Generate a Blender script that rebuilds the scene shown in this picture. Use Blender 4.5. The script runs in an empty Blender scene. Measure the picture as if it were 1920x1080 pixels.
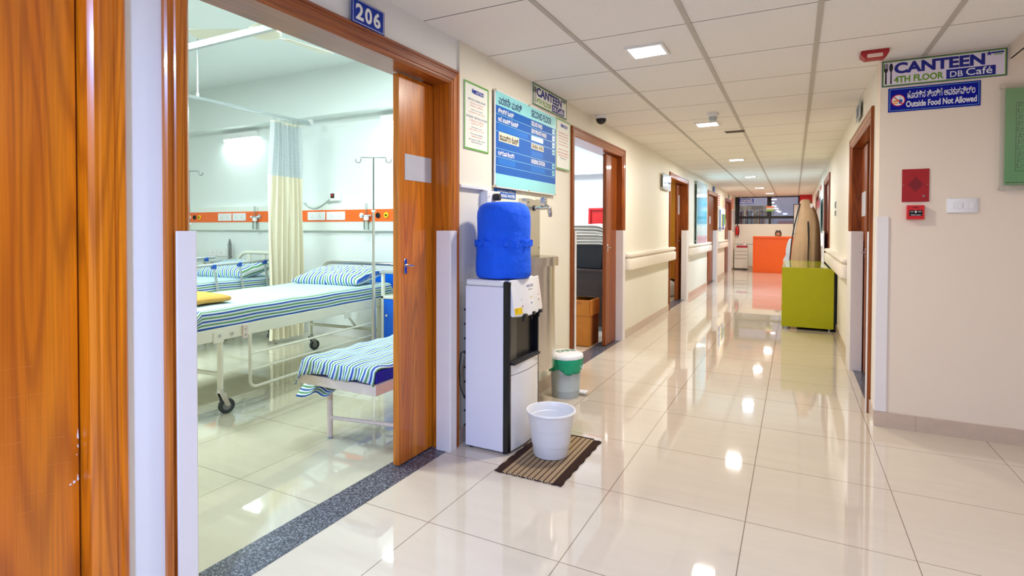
import bpy, bmesh, math, random
from mathutils import Vector, Matrix
random.seed(7)
sc = bpy.context.scene
C = sc.collection
PI = math.pi

# ------------------------------------------------------------------ camera
cam = bpy.data.cameras.new('camera')
cam.sensor_width = 36.0
cam.lens = 1022.2 * 36.0 / 1920.0
cam.shift_y = (447.17 - 540.0) / 1920.0
cam.clip_start = 0.02
cam_o = bpy.data.objects.new('camera', cam)
C.objects.link(cam_o)
yaw, pit, rol = math.radians(27.369), math.radians(-0.952), math.radians(0.172)
F = Vector((-math.sin(yaw) * math.cos(pit), math.cos(yaw) * math.cos(pit), math.sin(pit)))
R0 = Vector((math.cos(yaw), math.sin(yaw), 0))
U0 = R0.cross(F)
RR = R0 * math.cos(rol) + U0 * math.sin(rol)
UU = U0 * math.cos(rol) - R0 * math.sin(rol)
m3 = Matrix((RR, UU, -F)).transposed()
cam_o.matrix_world = Matrix.Translation((0, 0, 1.27)) @ m3.to_4x4()
sc.camera = cam_o

# ------------------------------------------------------------------ world, lights, exposure
sc.view_settings.view_transform = 'Standard'
sc.view_settings.look = 'None'
sc.view_settings.gamma = 1.0
sc.view_settings.use_curve_mapping = False
sc.view_settings.exposure = 0.12
world = bpy.data.worlds.new('world')
sc.world = world
world.use_nodes = True
bg = world.node_tree.nodes['Background']
bg.inputs[0].default_value = (0.75, 0.85, 1.0, 1)
bg.inputs[1].default_value = 0.35


def area(name, loc, size, col, power, rot=(0, 0, 0)):
    l = bpy.data.lights.new(name, 'AREA')
    l.shape = 'RECTANGLE'
    l.size, l.size_y = size
    l.color = col
    l.energy = power
    o = bpy.data.objects.new(name, l)
    o.location = loc
    o.rotation_euler = rot
    C.objects.link(o)
    return o


WARM = (1.0, 0.94, 0.84)
NEUT = (1.0, 0.97, 0.93)
COOL = (0.70, 0.83, 1.0)
MINT = (0.82, 0.97, 0.97)
DAY = (0.66, 0.76, 1.0)
BLUISH = (0.36, 0.52, 1.0)
# daylight through the big window at the near end of the corridor (behind the camera)
area('daylight_lobby', (-0.6, -3.85, 1.35), (2.1, 1.7), DAY, 60, (-PI / 2, 0, 0))
# corridor luminaires: light comes out of each ceiling panel; the bluish first one is an unseen lamp without a panel
CEIL_LIGHTS = [(-0.55, -0.85, BLUISH, 158), (-0.81, 3.36, WARM, 25), (-0.81, 5.96, WARM, 25), (-0.81, 9.16, NEUT, 32),
               (-0.81, 12.2, COOL, 60), (-0.81, 15.5, NEUT, 30), (-0.66, 17.9, WARM, 26)]
for i, (x, y, c, p) in enumerate(CEIL_LIGHTS):
    area('panel_light', (x, y, 2.345), (0.19, 0.19), c, p)
area('lobby_panel_light', (2.4, 1.6, 2.25), (0.5, 0.5), NEUT, 22)
# ward
area('ward_ceiling_light', (-5.1, 1.7, 3.08), (1.3, 0.5), MINT, 146)
area('ward_ceiling_light', (-3.4, 3.2, 3.08), (0.9, 0.4), MINT, 42)
area('ward_wall_light', (-6.55, 4.775, 2.44), (0.60, 0.04), MINT, 6)
area('ward_wall_light', (-3.80, 4.775, 2.44), (0.60, 0.04), MINT, 4)
# rooms behind the other doors
area('store_room_light', (-3.3, 6.2, 2.6), (0.8, 0.8), (0.84, 0.91, 1.0), 62)
area('yellow_room_light', (-3.0, 10.6, 2.5), (0.6, 0.6), WARM, 26)
area('fourth_room_light', (-3.0, 14.6, 2.5), (0.6, 0.6), NEUT, 10)
area('right_room_light', (2.2, 5.6, 2.4), (0.5, 0.5), NEUT, 8)
area('yard_light', (-0.8, 21.6, 3.2), (3.0, 1.6), (0.85, 0.88, 1.0), 70)


# ------------------------------------------------------------------ helpers
def lin(c):
    c = c / 255.0
    return c / 12.92 if c <= 0.04045 else ((c + 0.055) / 1.055) ** 2.4


def rgb(r, g, b):
    return (lin(r), lin(g), lin(b), 1.0)


class NT:
    def __init__(s, name):
        s.m = bpy.data.materials.new(name)
        s.m.use_nodes = True
        s.t = s.m.node_tree
        s.b = s.t.nodes['Principled BSDF']

    def n(s, typ, **kw):
        n = s.t.nodes.new(typ)
        for k, v in kw.items():
            setattr(n, k, v)
        return n

    def l(s, a, b):
        s.t.links.new(a, b)

    def math(s, op, a, b=None, c=None):
        n = s.n('ShaderNodeMath', operation=op)
        for i, v in enumerate((a, b, c)):
            if v is None:
                continue
            if isinstance(v, (int, float)):
                n.inputs[i].default_value = v
            else:
                s.l(v, n.inputs[i])
        return n.outputs[0]

    def ramp(s, fac, stops, interp='LINEAR'):
        n = s.n('ShaderNodeValToRGB')
        cr = n.color_ramp
        cr.interpolation = interp
        while len(cr.elements) < len(stops):
            cr.elements.new(0.5)
        for e, (p, c) in zip(cr.elements, stops):
            e.position = p
            e.color = c
        s.l(fac, n.inputs[0])
        return n.outputs[0]

    def mix(s, fac, a, b, mode='MIX'):
        n = s.n('ShaderNodeMix', data_type='RGBA', blend_type=mode)
        if isinstance(fac, (int, float)):
            n.inputs[0].default_value = fac
        else:
            s.l(fac, n.inputs[0])
        for i, v in ((6, a), (7, b)):
            if isinstance(v, tuple):
                n.inputs[i].default_value = v
            else:
                s.l(v, n.inputs[i])
        return n.outputs[2]

    def coord(s, scale=(1, 1, 1), out='Object'):
        t = s.n('ShaderNodeTexCoord')
        mp = s.n('ShaderNodeMapping')
        mp.inputs['Scale'].default_value = scale
        s.l(t.outputs[out], mp.inputs[0])
        return mp.outputs[0]

    def noise(s, vec, scale=5, detail=2, rough=0.5, dist=0.0):
        n = s.n('ShaderNodeTexNoise')
        n.inputs['Scale'].default_value = scale
        n.inputs['Detail'].default_value = detail
        n.inputs['Roughness'].default_value = rough
        n.inputs['Distortion'].default_value = dist
        if vec is not None:
            s.l(vec, n.inputs['Vector'])
        return n.outputs[0]

    def bump(s, h, strength=0.2, dist=0.002):
        n = s.n('ShaderNodeBump')
        n.inputs['Strength'].default_value = strength
        n.inputs['Distance'].default_value = dist
        s.l(h, n.inputs['Height'])
        s.l(n.outputs[0], s.b.inputs['Normal'])

    def set(s, **kw):
        for k, v in kw.items():
            s.b.inputs[k.replace('_', ' ')].default_value = v


def M(name, col, rough=0.5, metal=0.0, var=0.05, vs=9.0, bump=0.0, bs=60.0, bd=0.002, coat=0.0, emit=0.0, spec=0.5, alpha=None):
    t = NT(name)
    c = rgb(*col)
    vec = t.coord()
    f = t.noise(vec, vs, 3)
    d = tuple(max(0, x * (1 - var * 2)) for x in c[:3]) + (1,)
    t.l(t.mix(f, d, tuple(min(1, x * (1 + var)) for x in c[:3]) + (1,)), t.b.inputs['Base Color'])
    t.set(Roughness=rough, Metallic=metal, Coat_Weight=coat, Coat_Roughness=0.08, Specular_IOR_Level=spec)
    if bump:
        t.bump(t.noise(vec, bs, 3), bump, bd)
    if emit:
        t.b.inputs['Emission Color'].default_value = c
        t.set(Emission_Strength=emit)
    return t.m


def wood(name, axis, light=(218, 128, 26), mid=(190, 96, 10), dark=(122, 50, 4), rough=0.28, coat=0.3, seed=0.0):
    """varnished teak; grain runs along axis 0/1/2 of the object"""
    t = NT(name)
    sc_ = [9.0, 9.0, 9.0]
    sc_[axis] = 0.55
    tc = t.n('ShaderNodeTexCoord')
    mp = t.n('ShaderNodeMapping')
    mp.inputs['Scale'].default_value = sc_
    mp.inputs['Location'].default_value = (seed, seed * 1.7, seed * .6)
    t.l(tc.outputs['Object'], mp.inputs[0])
    n1 = t.noise(mp.outputs[0], 0.8, 1.5, 0.4)
    rings = t.math('SINE', t.math('MULTIPLY', n1, 95.0))
    rings = t.math('MULTIPLY_ADD', rings, 0.5, 0.5)
    rings = t.math('POWER', rings, 2.2)
    sf = [160.0, 160.0, 160.0]
    sf[axis] = 3.0
    mp2 = t.n('ShaderNodeMapping')
    mp2.inputs['Scale'].default_value = sf
    t.l(tc.outputs['Object'], mp2.inputs[0])
    fib = t.noise(mp2.outputs[0], 1.0, 3, 0.6)
    sb = [14.0, 14.0, 14.0]
    sb[axis] = 0.4
    mp3 = t.n('ShaderNodeMapping')
    mp3.inputs['Scale'].default_value = sb
    t.l(tc.outputs['Object'], mp3.inputs[0])
    band = t.noise(mp3.outputs[0], 1.0, 2, 0.5)
    base = t.ramp(band, [(0.3, rgb(*mid)), (0.7, rgb(*light))])
    base = t.mix(t.math('MULTIPLY', rings, 0.42), base, rgb(*dark))
    base = t.mix(t.math('MULTIPLY', t.math('SUBTRACT', 0.62, fib), 1.1), base, rgb(*dark))
    t.l(base, t.b.inputs['Base Color'])
    t.set(Roughness=rough, Coat_Weight=coat, Coat_Roughness=0.07)
    t.bump(fib, 0.05, 0.001)
    return t.m


def tile_floor(name, x0, y0, w, h, col, grout, seed=0.0):
    t = NT(name)
    tc = t.n('ShaderNodeTexCoord')
    sp = t.n('ShaderNodeSeparateXYZ')
    t.l(tc.outputs['Object'], sp.inputs[0])

    def line(v, o, p):
        f = t.math('FRACT', t.math('DIVIDE', t.math('SUBTRACT', v, o), p))
        d = t.math('MINIMUM', f, t.math('SUBTRACT', 1.0, f))
        return t.math('LESS_THAN', t.math('MULTIPLY', d, p), 0.0018)
    g = t.math('MAXIMUM', line(sp.outputs[0], x0, w), line(sp.outputs[1], y0, h))
    v = t.coord((1.2, 7.0, 1))
    n = t.noise(v, 2.0, 4, 0.55, 0.6)
    c1 = rgb(*col)
    c0 = rgb(*[c - 13 for c in col])
    c = t.mix(n, c0, c1)
    c = t.mix(g, c, rgb(*grout))
    t.l(c, t.b.inputs['Base Color'])
    t.set(Roughness=0.07, Specular_IOR_Level=0.62, Coat_Weight=0.25, Coat_Roughness=0.02)
    nn = t.noise(t.coord(), 3.0, 2)
    t.l(t.ramp(nn, [(0.3, (0.022,) * 3 + (1,)), (0.75, (0.045,) * 3 + (1,))]), t.b.inputs['Roughness'])
    return t.m


def tile_ceiling(name, y0, h, x0, w):
    t = NT(name)
    tc = t.n('ShaderNodeTexCoord')
    sp = t.n('ShaderNodeSeparateXYZ')
    t.l(tc.outputs['Object'], sp.inputs[0])
    f = t.math('FRACT', t.math('DIVIDE', t.math('SUBTRACT', sp.outputs[1], y0), h))
    d = t.math('MULTIPLY', t.math('MINIMUM', f, t.math('SUBTRACT', 1.0, f)), h)
    g = t.math('LESS_THAN', d, 0.0035)
    v = t.coord()
    n = t.noise(v, 90.0, 4, 0.65)
    n2 = t.noise(v, 5.0, 3)
    c = t.mix(n, rgb(230, 224, 214), rgb(250, 247, 241))
    c = t.mix(t.math('MULTIPLY', n2, 0.25), c, rgb(236, 228, 218))
    c = t.mix(g, c, rgb(92, 86, 80))
    t.l(c, t.b.inputs['Base Color'])
    t.set(Roughness=0.85, Specular_IOR_Level=0.2)
    t.bump(n, 0.5, 0.004)
    return t.m


def stripes(name, per=0.046, cols=((24, 88, 184), (226, 236, 240), (96, 158, 104), (226, 236, 240))):
    """woven stripes following the attribute 'su' (metres across the cloth); 'pale' thins them out"""
    t = NT(name)
    a = t.n('ShaderNodeAttribute', attribute_name='su')
    f = t.math('FRACT', t.math('DIVIDE', a.outputs['Fac'], per))
    st = [(0.0, rgb(*cols[0])), (0.25, rgb(*cols[1])), (0.5, rgb(*cols[2])), (0.75, rgb(*cols[3]))]
    c = t.ramp(f, st, 'CONSTANT')
    p = t.n('ShaderNodeAttribute', attribute_name='pale')
    f2 = t.math('FRACT', t.math('DIVIDE', a.outputs['Fac'], per * 2.1))
    thin = t.ramp(f2, [(0.0, rgb(160, 192, 212)), (0.05, rgb(188, 214, 226)), (0.5, rgb(176, 206, 214)), (0.54, rgb(190, 216, 228))], 'CONSTANT')
    c = t.mix(p.outputs['Fac'], c, thin)
    w = t.noise(t.coord(), 420.0, 2)
    c = t.mix(t.math('MULTIPLY', w, 0.10), c, rgb(150, 160, 170))
    t.l(c, t.b.inputs['Base Color'])
    t.set(Roughness=0.85, Specular_IOR_Level=0.2)
    t.bump(t.noise(t.coord(), 16.0, 4), 0.35, 0.012)
    return t.m


def granite(name, base, fleck):
    t = NT(name)
    v = t.coord()
    vo = t.n('ShaderNodeTexVoronoi')
    vo.inputs['Scale'].default_value = 130
    t.l(v, vo.inputs['Vector'])
    n = t.noise(v, 60, 4, 0.7)
    c = t.ramp(t.math('ADD', t.math('MULTIPLY', vo.outputs['Distance'], 0.5), t.math('MULTIPLY', n, 0.6)),
               [(0.35, rgb(*[x * 0.72 for x in base])), (0.55, rgb(*base)), (0.68, rgb(*fleck))])
    t.l(c, t.b.inputs['Base Color'])
    t.set(Roughness=0.22)
    return t.m


def woven_mat(name):
    t = NT(name)
    tc = t.n('ShaderNodeTexCoord')
    sp = t.n('ShaderNodeSeparateXYZ')
    t.l(tc.outputs['Object'], sp.inputs[0])
    # bands along y; slanted dashes across
    fx = t.math('FRACT', t.math('DIVIDE', sp.outputs[0], 0.030))
    sl = t.math('ADD', sp.outputs[1], t.math('MULTIPLY', t.math('ABSOLUTE', t.math('SUBTRACT', fx, 0.5)), 0.016))
    fy = t.math('FRACT', t.math('DIVIDE', sl, 0.0125))
    dash = t.math('LESS_THAN', fy, 0.58)
    lane = t.math('MULTIPLY', t.math('GREATER_THAN', fx, 0.18), dash)
    edge = t.math('LESS_THAN', t.math('ABSOLUTE', sp.outputs[0]), 0.142)
    f = t.math('MULTIPLY', lane, edge)
    n = t.noise(t.coord(), 300, 3)
    dk = t.mix(n, rgb(44, 28, 22), rgb(72, 52, 44))
    c = t.mix(f, dk, t.mix(n, rgb(186, 156, 116), rgb(226, 200, 160)))
    t.l(c, t.b.inputs['Base Color'])
    t.set(Roughness=0.95, Specular_IOR_Level=0.1)
    t.bump(t.math('ADD', f, n), 0.6, 0.004)
    return t.m


def glass(name, tint=(1, 1, 1), rough=0.0, trans=0.9):
    t = NT(name)
    tr = t.n('ShaderNodeBsdfTransparent')
    tr.inputs[0].default_value = (*tint, 1)
    gl = t.n('ShaderNodeBsdfGlossy')
    gl.inputs['Roughness'].default_value = max(rough, 0.02)
    fr = t.n('ShaderNodeFresnel')
    mx = t.n('ShaderNodeMixShader')
    t.l(t.math('ADD', fr.outputs[0], 1.0 - trans), mx.inputs[0])
    t.l(tr.outputs[0], mx.inputs[1])
    t.l(gl.outputs[0], mx.inputs[2])
    t.l(mx.outputs[0], t.t.nodes['Material Output'].inputs[0])
    return t.m


def steel(name, col=(224, 219, 210), rough=0.28):
    t = NT(name)
    v = t.coord((60, 60, 1.5))
    n = t.noise(v, 3, 3)
    t.l(t.mix(n, rgb(*[c - 16 for c in col]), rgb(*col)), t.b.inputs['Base Color'])
    t.set(Metallic=1.0, Roughness=rough)
    return t.m


def netting(name):
    t = NT(name)
    a = t.n('ShaderNodeAttribute', attribute_name='su')
    tc = t.n('ShaderNodeTexCoord')
    sp = t.n('ShaderNodeSeparateXYZ')
    t.l(tc.outputs['Object'], sp.inputs[0])
    fa = t.math('FRACT', t.math('DIVIDE', a.outputs['Fac'], 0.012))
    fz = t.math('FRACT', t.math('DIVIDE', sp.outputs[2], 0.014))
    g = t.math('MULTIPLY', t.math('GREATER_THAN', fa, 0.4), t.math('GREATER_THAN', fz, 0.4))
    t.l(t.mix(g, rgb(214, 222, 224), rgb(176, 188, 192)), t.b.inputs['Base Color'])
    t.set(Roughness=0.9)
    t.l(t.math('SUBTRACT', 1.0, t.math('MULTIPLY', g, 0.55)), t.b.inputs['Alpha'])
    return t.m


class MB:
    def __init__(s):
        s.bm = bmesh.new()
        s.la = {}

    def attr(s, name):
        if name not in s.la:
            s.la[name] = s.bm.verts.layers.float.new(name)
        return s.la[name]

    def box(s, x0, x1, y0, y1, z0, z1):
        v = [s.bm.verts.new((x, y, z)) for z in (z0, z1) for (x, y) in ((x0, y0), (x1, y0), (x1, y1), (x0, y1))]
        for f in ((3, 2, 1, 0), (4, 5, 6, 7), (0, 1, 5, 4), (1, 2, 6, 5), (2, 3, 7, 6), (3, 0, 4, 7)):
            s.bm.faces.new([v[i] for i in f])
        return s

    def prism(s, poly, fn, a, b):
        """polygon [(p,q)] extruded between a and b; fn(p,q,t)->xyz"""
        r0 = [s.bm.verts.new(fn(p, q, a)) for p, q in poly]
        r1 = [s.bm.verts.new(fn(p, q, b)) for p, q in poly]
        n = len(poly)
        s.bm.faces.new(r0[::-1])
        s.bm.faces.new(r1)
        for i in range(n):
            s.bm.faces.new((r0[i], r0[(i + 1) % n], r1[(i + 1) % n], r1[i]))
        return s

    def loft(s, rings, closed=True, caps=True, mat=None):
        """rings: list of lists of points (same length)"""
        rr = [[s.bm.verts.new(p) for p in r] for r in rings]
        n = len(rr[0])
        for k in range(len(rr) - 1):
            for i in range(n if closed else n - 1):
                f = s.bm.faces.new((rr[k][i], rr[k][(i + 1) % n], rr[k + 1][(i + 1) % n], rr[k + 1][i]))
                if mat:
                    f.material_index = mat(k)
        if caps and closed:
            s.bm.faces.new(rr[0][::-1])
            s.bm.faces.new(rr[-1])
        return rr

    def tube(s, pts, r, n=10, closed=False):
        pts = [Vector(p) for p in pts]
        rings = []
        N = len(pts)
        up = None
        for i in range(N):
            a = pts[i - 1] if (i or closed) else pts[0]
            b = pts[(i + 1) % N] if (i < N - 1 or closed) else pts[-1]
            d = (b - a).normalized()
            if up is None:
                up = Vector((0, 0, 1)) if abs(d.z) < 0.9 else Vector((1, 0, 0))
            u = (up - d * up.dot(d))
            if u.length < 1e-4:
                u = Vector((0, 1, 0)) - d * d.y
            u.normalize()
            up = u
            w = d.cross(u)
            rad = r[i] if isinstance(r, (list, tuple)) else r
            rings.append([pts[i] + (u * math.cos(t) + w * math.sin(t)) * rad for t in [2 * PI * k / n for k in range(n)]])
        if closed:
            rings.append(rings[0])
            s.loft(rings, True, False)
        else:
            s.loft(rings, True, True)
        return s

    def lathe(s, prof, c=(0, 0, 0), n=32, a0=0.0, a1=2 * PI, fn=None):
        """prof [(r,z)]; fn(p) remaps the point"""
        full = abs(a1 - a0 - 2 * PI) < 1e-6
        K = n if full else n + 1
        rings = []
        for r, z in prof:
            ring = []
            for k in range(K):
                t = a0 + (a1 - a0) * k / n
                p = Vector((c[0] + r * math.cos(t), c[1] + r * math.sin(t), c[2] + z))
                ring.append(fn(p, t, r, z) if fn else p)
            rings.append(ring)
        s.loft(rings, full, False)
        if full:
            for ring, (r, z) in ((rings[0], prof[0]), (rings[-1], prof[-1])):
                if r > 1e-4:
                    pass
        return s

    def cyl(s, a, b, r, n=16):
        return s.tube([a, b], r, n)

    def grid(s, nu, nv, fn, attrs=None, closeu=False):
        vs = []
        for nme in attrs or ():
            s.attr(nme)
        for i in range(nu + 1):
            row = []
            for j in range(nv + 1):
                o = fn(i / nu, j / nv)
                v = s.bm.verts.new(o[:3])
                if attrs:
                    for nme, val in zip(attrs, o[3:]):
                        v[s.attr(nme)] = val
                row.append(v)
            vs.append(row)
        for i in range(nu):
            for j in range(nv):
                s.bm.faces.new((vs[i][j], vs[i + 1][j], vs[i + 1][j + 1], vs[i][j + 1]))
        return vs

    def xf(s, mat):
        bmesh.ops.transform(s.bm, matrix=mat, verts=s.bm.verts)
        return s

    def build(s, name, mat, parent=None, bevel=0.0, seg=2, local=False, ang=38, recalc=True, solid=0.0, weld=True):
        bm = s.bm
        if weld:
            bmesh.ops.remove_doubles(bm, verts=bm.verts, dist=1e-6)
        if recalc:
            bmesh.ops.recalc_face_normals(bm, faces=bm.faces)
        off = Vector((0, 0, 0))
        if parent is not None and not local:
            p = parent
            while p is not None:
                off += p.location
                p = p.parent
        elif parent is None and not local and bm.verts:
            lo = [min(v.co[i] for v in bm.verts) for i in range(3)]
            hi = [max(v.co[i] for v in bm.verts) for i in range(3)]
            off = Vector(((lo[0] + hi[0]) / 2, (lo[1] + hi[1]) / 2, lo[2]))
        if off.length:
            bmesh.ops.translate(bm, vec=-off, verts=bm.verts)
        for e in bm.edges:
            if len(e.link_faces) == 2:
                e.smooth = e.calc_face_angle(0) < math.radians(ang)
        for f in bm.faces:
            f.smooth = True
        me = bpy.data.meshes.new(name)
        bm.to_mesh(me)
        bm.free()
        for m in (mat if isinstance(mat, (list, tuple)) else [mat]):
            me.materials.append(m)
        o = bpy.data.objects.new(name, me)
        C.objects.link(o)
        if parent is not None:
            o.parent = parent
        elif not local:
            o.location = off
        if solid:
            md = o.modifiers.new('thick', 'SOLIDIFY')
            md.thickness = solid
            md.offset = 0
        if bevel:
            md = o.modifiers.new('bevel', 'BEVEL')
            md.width = bevel
            md.segments = seg
            md.limit_method = 'ANGLE'
            md.angle_limit = math.radians(50)
        return o


def tag(o, label, cat, group=None):
    o['label'] = label
    o['category'] = cat
    if group:
        o['group'] = group
    return o


def struct(o):
    o['kind'] = 'structure'
    return o


def thing(name, label, cat, loc, rz=0.0, group=None):
    o = bpy.data.objects.new(name, None)
    o.empty_display_size = 0.1
    o.location = loc
    o.rotation_euler = (0, 0, rz)
    C.objects.link(o)
    return tag(o, label, cat, group)


def bx(name, mat, parent, x0, x1, y0, y1, z0, z1, bevel=0.0, local=False, seg=2):
    return MB().box(x0, x1, y0, y1, z0, z1).build(name, mat, parent, bevel, seg, local)


_fonts = {}


def glyphs(body, bold, size=1.0):
    """one flat mesh per line of lettering, letters set one by one so that strokes never merge"""
    c = bpy.data.curves.new('lettering', 'FONT')
    c.body = body
    c.size = size
    c.resolution_u = 3
    c.bevel_depth = bold
    c.bevel_resolution = 0
    o = bpy.data.objects.new('lettering', c)
    C.objects.link(o)
    dg = bpy.context.evaluated_depsgraph_get()
    dg.update()
    me = bpy.data.meshes.new_from_object(o.evaluated_get(dg))
    bpy.data.objects.remove(o)
    return me


class Plane:
    """a wall face: u to the viewer's right, v up, d out of the wall"""

    def __init__(s, o, u, n):
        s.o, s.u, s.n = Vector(o), Vector(u), Vector(n)

    def p(s, u, v, d):
        return s.o + s.u * u + Vector((0, 0, 1)) * v + s.n * d

    def box(s, name, mat, parent, u0, u1, v0, v1, d0, d1, bevel=0.0):
        m = MB()
        m.prism([(u0, v0), (u1, v0), (u1, v1), (u0, v1)], lambda a, b, t: s.p(a, b, t), d0, d1)
        return m.build(name, mat, parent, bevel)

    def cyl(s, name, mat, parent, u, v, r, d0, d1, n=16):
        m = MB()
        m.prism([(u + r * math.cos(2 * PI * k / n), v + r * math.sin(2 * PI * k / n)) for k in range(n)],
                lambda a, b, t: s.p(a, b, t), d0, d1)
        return m.build(name, mat, parent)

    def text(s, body, mat, parent, u0, u1, v0, v1, d, bold=0.0, name='lettering', shear=0.0):
        me = glyphs(body, bold)
        xs = [v.co.x for v in me.vertices]
        ys = [v.co.y for v in me.vertices]
        if not xs:
            return None
        ax, bx_, ay, by = min(xs), max(xs), min(ys), max(ys)
        sx, sy = (u1 - u0) / (bx_ - ax), (v1 - v0) / max(1e-6, by - ay)
        off = Vector((0, 0, 0))
        p = parent
        while p is not None:
            off += p.location
            p = p.parent
        for v in me.vertices:
            yy = (v.co.y - ay) * sy
            v.co = s.p(u0 + (v.co.x - ax) * sx + shear * yy, v0 + yy, d + v.co.z * min(sx, sy) * 0.15) - off
        me.materials.clear()
        me.materials.append(mat)
        o = bpy.data.objects.new(name, me)
        C.objects.link(o)
        o.parent = parent
        return o


LW = Plane((-1.75, 0, 0), (0, 1, 0), (1, 0, 0))        # corridor wall on the left, u = y
RW = Plane((0.482, 0, 0), (0, -1, 0), (-1, 0, 0))      # corridor wall on the right, u = -y
FW = Plane((0, 4.225, 0), (1, 0, 0), (0, -1, 0))       # lobby wall facing the camera, u = x
EW = Plane((0, 19.5, 0), (1, 0, 0), (0, -1, 0))        # far end
WW = Plane((0, 4.82, 0), (1, 0, 0), (0, -1, 0))        # ward wall behind the beds

# ------------------------------------------------------------------ materials
m_wall = M('cream wall paint', (240, 234, 218), 0.55, var=0.02, vs=2, bump=0.05, bs=120)
m_wall_white = M('white wall paint', (238, 238, 236), 0.5, var=0.02, vs=2, bump=0.04, bs=120)
m_wall_warmlit = M('cream wall paint warm light tint', (240, 224, 202), 0.6, var=0.02, vs=2, bump=0.05, bs=120)  # cream paint made warmer: the lobby wall's lighting tone is put into the colour
m_ward = M('pale mint wall paint', (235, 241, 239), 0.5, var=0.015, vs=2, bump=0.04, bs=120)
m_blueroom = M('bluish white wall paint', (232, 238, 246), 0.6, var=0.015, vs=2)
m_yellow = M('ochre wall paint', (214, 150, 16), 0.6, var=0.10, vs=14)
m_grey_room = M('grey room paint', (150, 152, 140), 0.7)
m_floor = tile_floor('corridor floor tiles', -0.494, 2.918, 0.609, 0.643, (216, 202, 182), (128, 110, 92))
m_floor_w = tile_floor('ward floor tiles', -2.51, 2.345, 0.61, 0.655, (208, 202, 180), (146, 136, 116))
m_ceil = tile_ceiling('mineral fibre ceiling tiles', 2.99, 0.664, 0, 1)
m_tbar = M('ceiling grid bars', (190, 182, 170), 0.5)
m_skirt = M('taupe skirting tile', (206, 184, 164), 0.2, var=0.06, vs=20)
m_granite = granite('dark granite threshold', (70, 70, 80), (128, 130, 140))
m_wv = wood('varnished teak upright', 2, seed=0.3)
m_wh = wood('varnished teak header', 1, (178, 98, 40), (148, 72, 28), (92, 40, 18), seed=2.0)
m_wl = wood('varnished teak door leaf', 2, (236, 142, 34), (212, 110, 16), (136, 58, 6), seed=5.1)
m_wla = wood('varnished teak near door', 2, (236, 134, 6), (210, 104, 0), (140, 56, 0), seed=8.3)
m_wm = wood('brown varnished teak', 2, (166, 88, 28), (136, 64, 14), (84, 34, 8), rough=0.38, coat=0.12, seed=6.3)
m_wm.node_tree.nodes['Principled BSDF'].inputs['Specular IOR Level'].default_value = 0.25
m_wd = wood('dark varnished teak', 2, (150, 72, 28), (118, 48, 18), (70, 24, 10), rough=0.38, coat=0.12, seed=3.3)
m_white = M('white plastic', (240, 239, 238), 0.35, var=0.02)
m_guard = M('white painted corner board', (238, 232, 228), 0.4, var=0.02)
m_rail = M('cream vinyl handrail', (240, 230, 214), 0.4, var=0.02)
m_black = M('black plastic', (14, 15, 22), 0.25, var=0.1)
m_blackmat = M('matt black', (24, 24, 28), 0.6)
m_chrome = M('chrome', (205, 205, 205), 0.12, 1.0, var=0.02)
m_steel = steel('brushed stainless steel')
m_sign = M('sign blue', (0, 48, 158), 0.45, var=0.03, spec=0.25)
m_signd = M('sign deep blue', (0, 14, 150), 0.5, var=0.03, spec=0.2)
m_signl = M('sign mid blue', (0, 94, 186), 0.5, var=0.03, spec=0.25)
m_cyan = M('sign pale cyan', (150, 224, 230), 0.3, var=0.02)
m_ltext = M('white lettering', (246, 246, 244), 0.5, var=0.01)
m_btext = M('navy lettering', (4, 20, 136), 0.5, var=0.01)
m_navy2 = M('dark blue lettering', (10, 44, 110), 0.5, var=0.01)
m_gtext = M('green lettering', (104, 156, 20), 0.5, var=0.01)
m_rtext = M('red lettering', (206, 70, 64), 0.5, var=0.01)
m_ktext = M('black lettering', (20, 20, 24), 0.5, var=0.01)
m_greenb = M('green border', (96, 168, 62), 0.4, var=0.03)
m_paper = M('white sheet', (240, 242, 234), 0.5, var=0.01)
m_pink = M('lilac sheet', (232, 222, 232), 0.4, var=0.02)
m_red = M('red painted metal', (168, 12, 16), 0.4, var=0.05)
m_red2 = M('red plastic', (214, 30, 34), 0.35, var=0.04)
m_cloth = M('blue cloth', (0, 96, 252), 0.8, var=0.10, vs=16, bump=0.7, bs=14, bd=0.02)
m_grey = M('grey plastic', (176, 186, 184), 0.4, var=0.03)
m_bag = M('green plastic bag', (0, 168, 122), 0.22, var=0.10, vs=30, bump=0.5, bs=26)
m_lime = M('olive green laminate', (172, 172, 0), 0.4, var=0.03, spec=0.3)
m_limet = M('glossy olive laminate top', (168, 170, 10), 0.12, var=0.03, coat=0.4)
m_orange = M('orange laminate', (255, 104, 8), 0.35, var=0.03)
m_orangew = M('orange trunking', (250, 108, 36), 0.35, var=0.02)
m_brown = M('tan cover cloth', (184, 152, 118), 0.6, var=0.10, vs=6, bump=0.3, bs=14)
m_card = M('brown cardboard', (196, 122, 42), 0.8, var=0.08, vs=12, bump=0.1)
m_desk = wood('dark desk wood', 0, (64, 40, 34), (46, 28, 26), (26, 16, 16), rough=0.4, coat=0.1)
m_linen = M('grey folded linen', (214, 212, 206), 0.9, var=0.06, bump=0.3, bs=30)
m_crate = M('dark navy plastic', (5, 12, 26), 0.4, var=0.1)
m_frame = M('ivory painted steel', (240, 240, 224), 0.35, var=0.02)
m_framep = M('chipped pale painted steel', (240, 224, 212), 0.4, var=0.05, vs=30)
m_tyre = M('grey rubber', (64, 72, 78), 0.5, var=0.06)
m_hub = M('grey nylon', (146, 152, 156), 0.4)
m_bedblue = M('blue laminate panel', (8, 104, 226), 0.3, var=0.03)
m_matt = M('royal blue rexine', (6, 28, 190), 0.4, var=0.05)
m_stripe = stripes('striped bed linen')
m_must = M('mustard blanket', (214, 164, 78), 0.95, var=0.08, vs=12, bump=0.4, bs=40)
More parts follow.
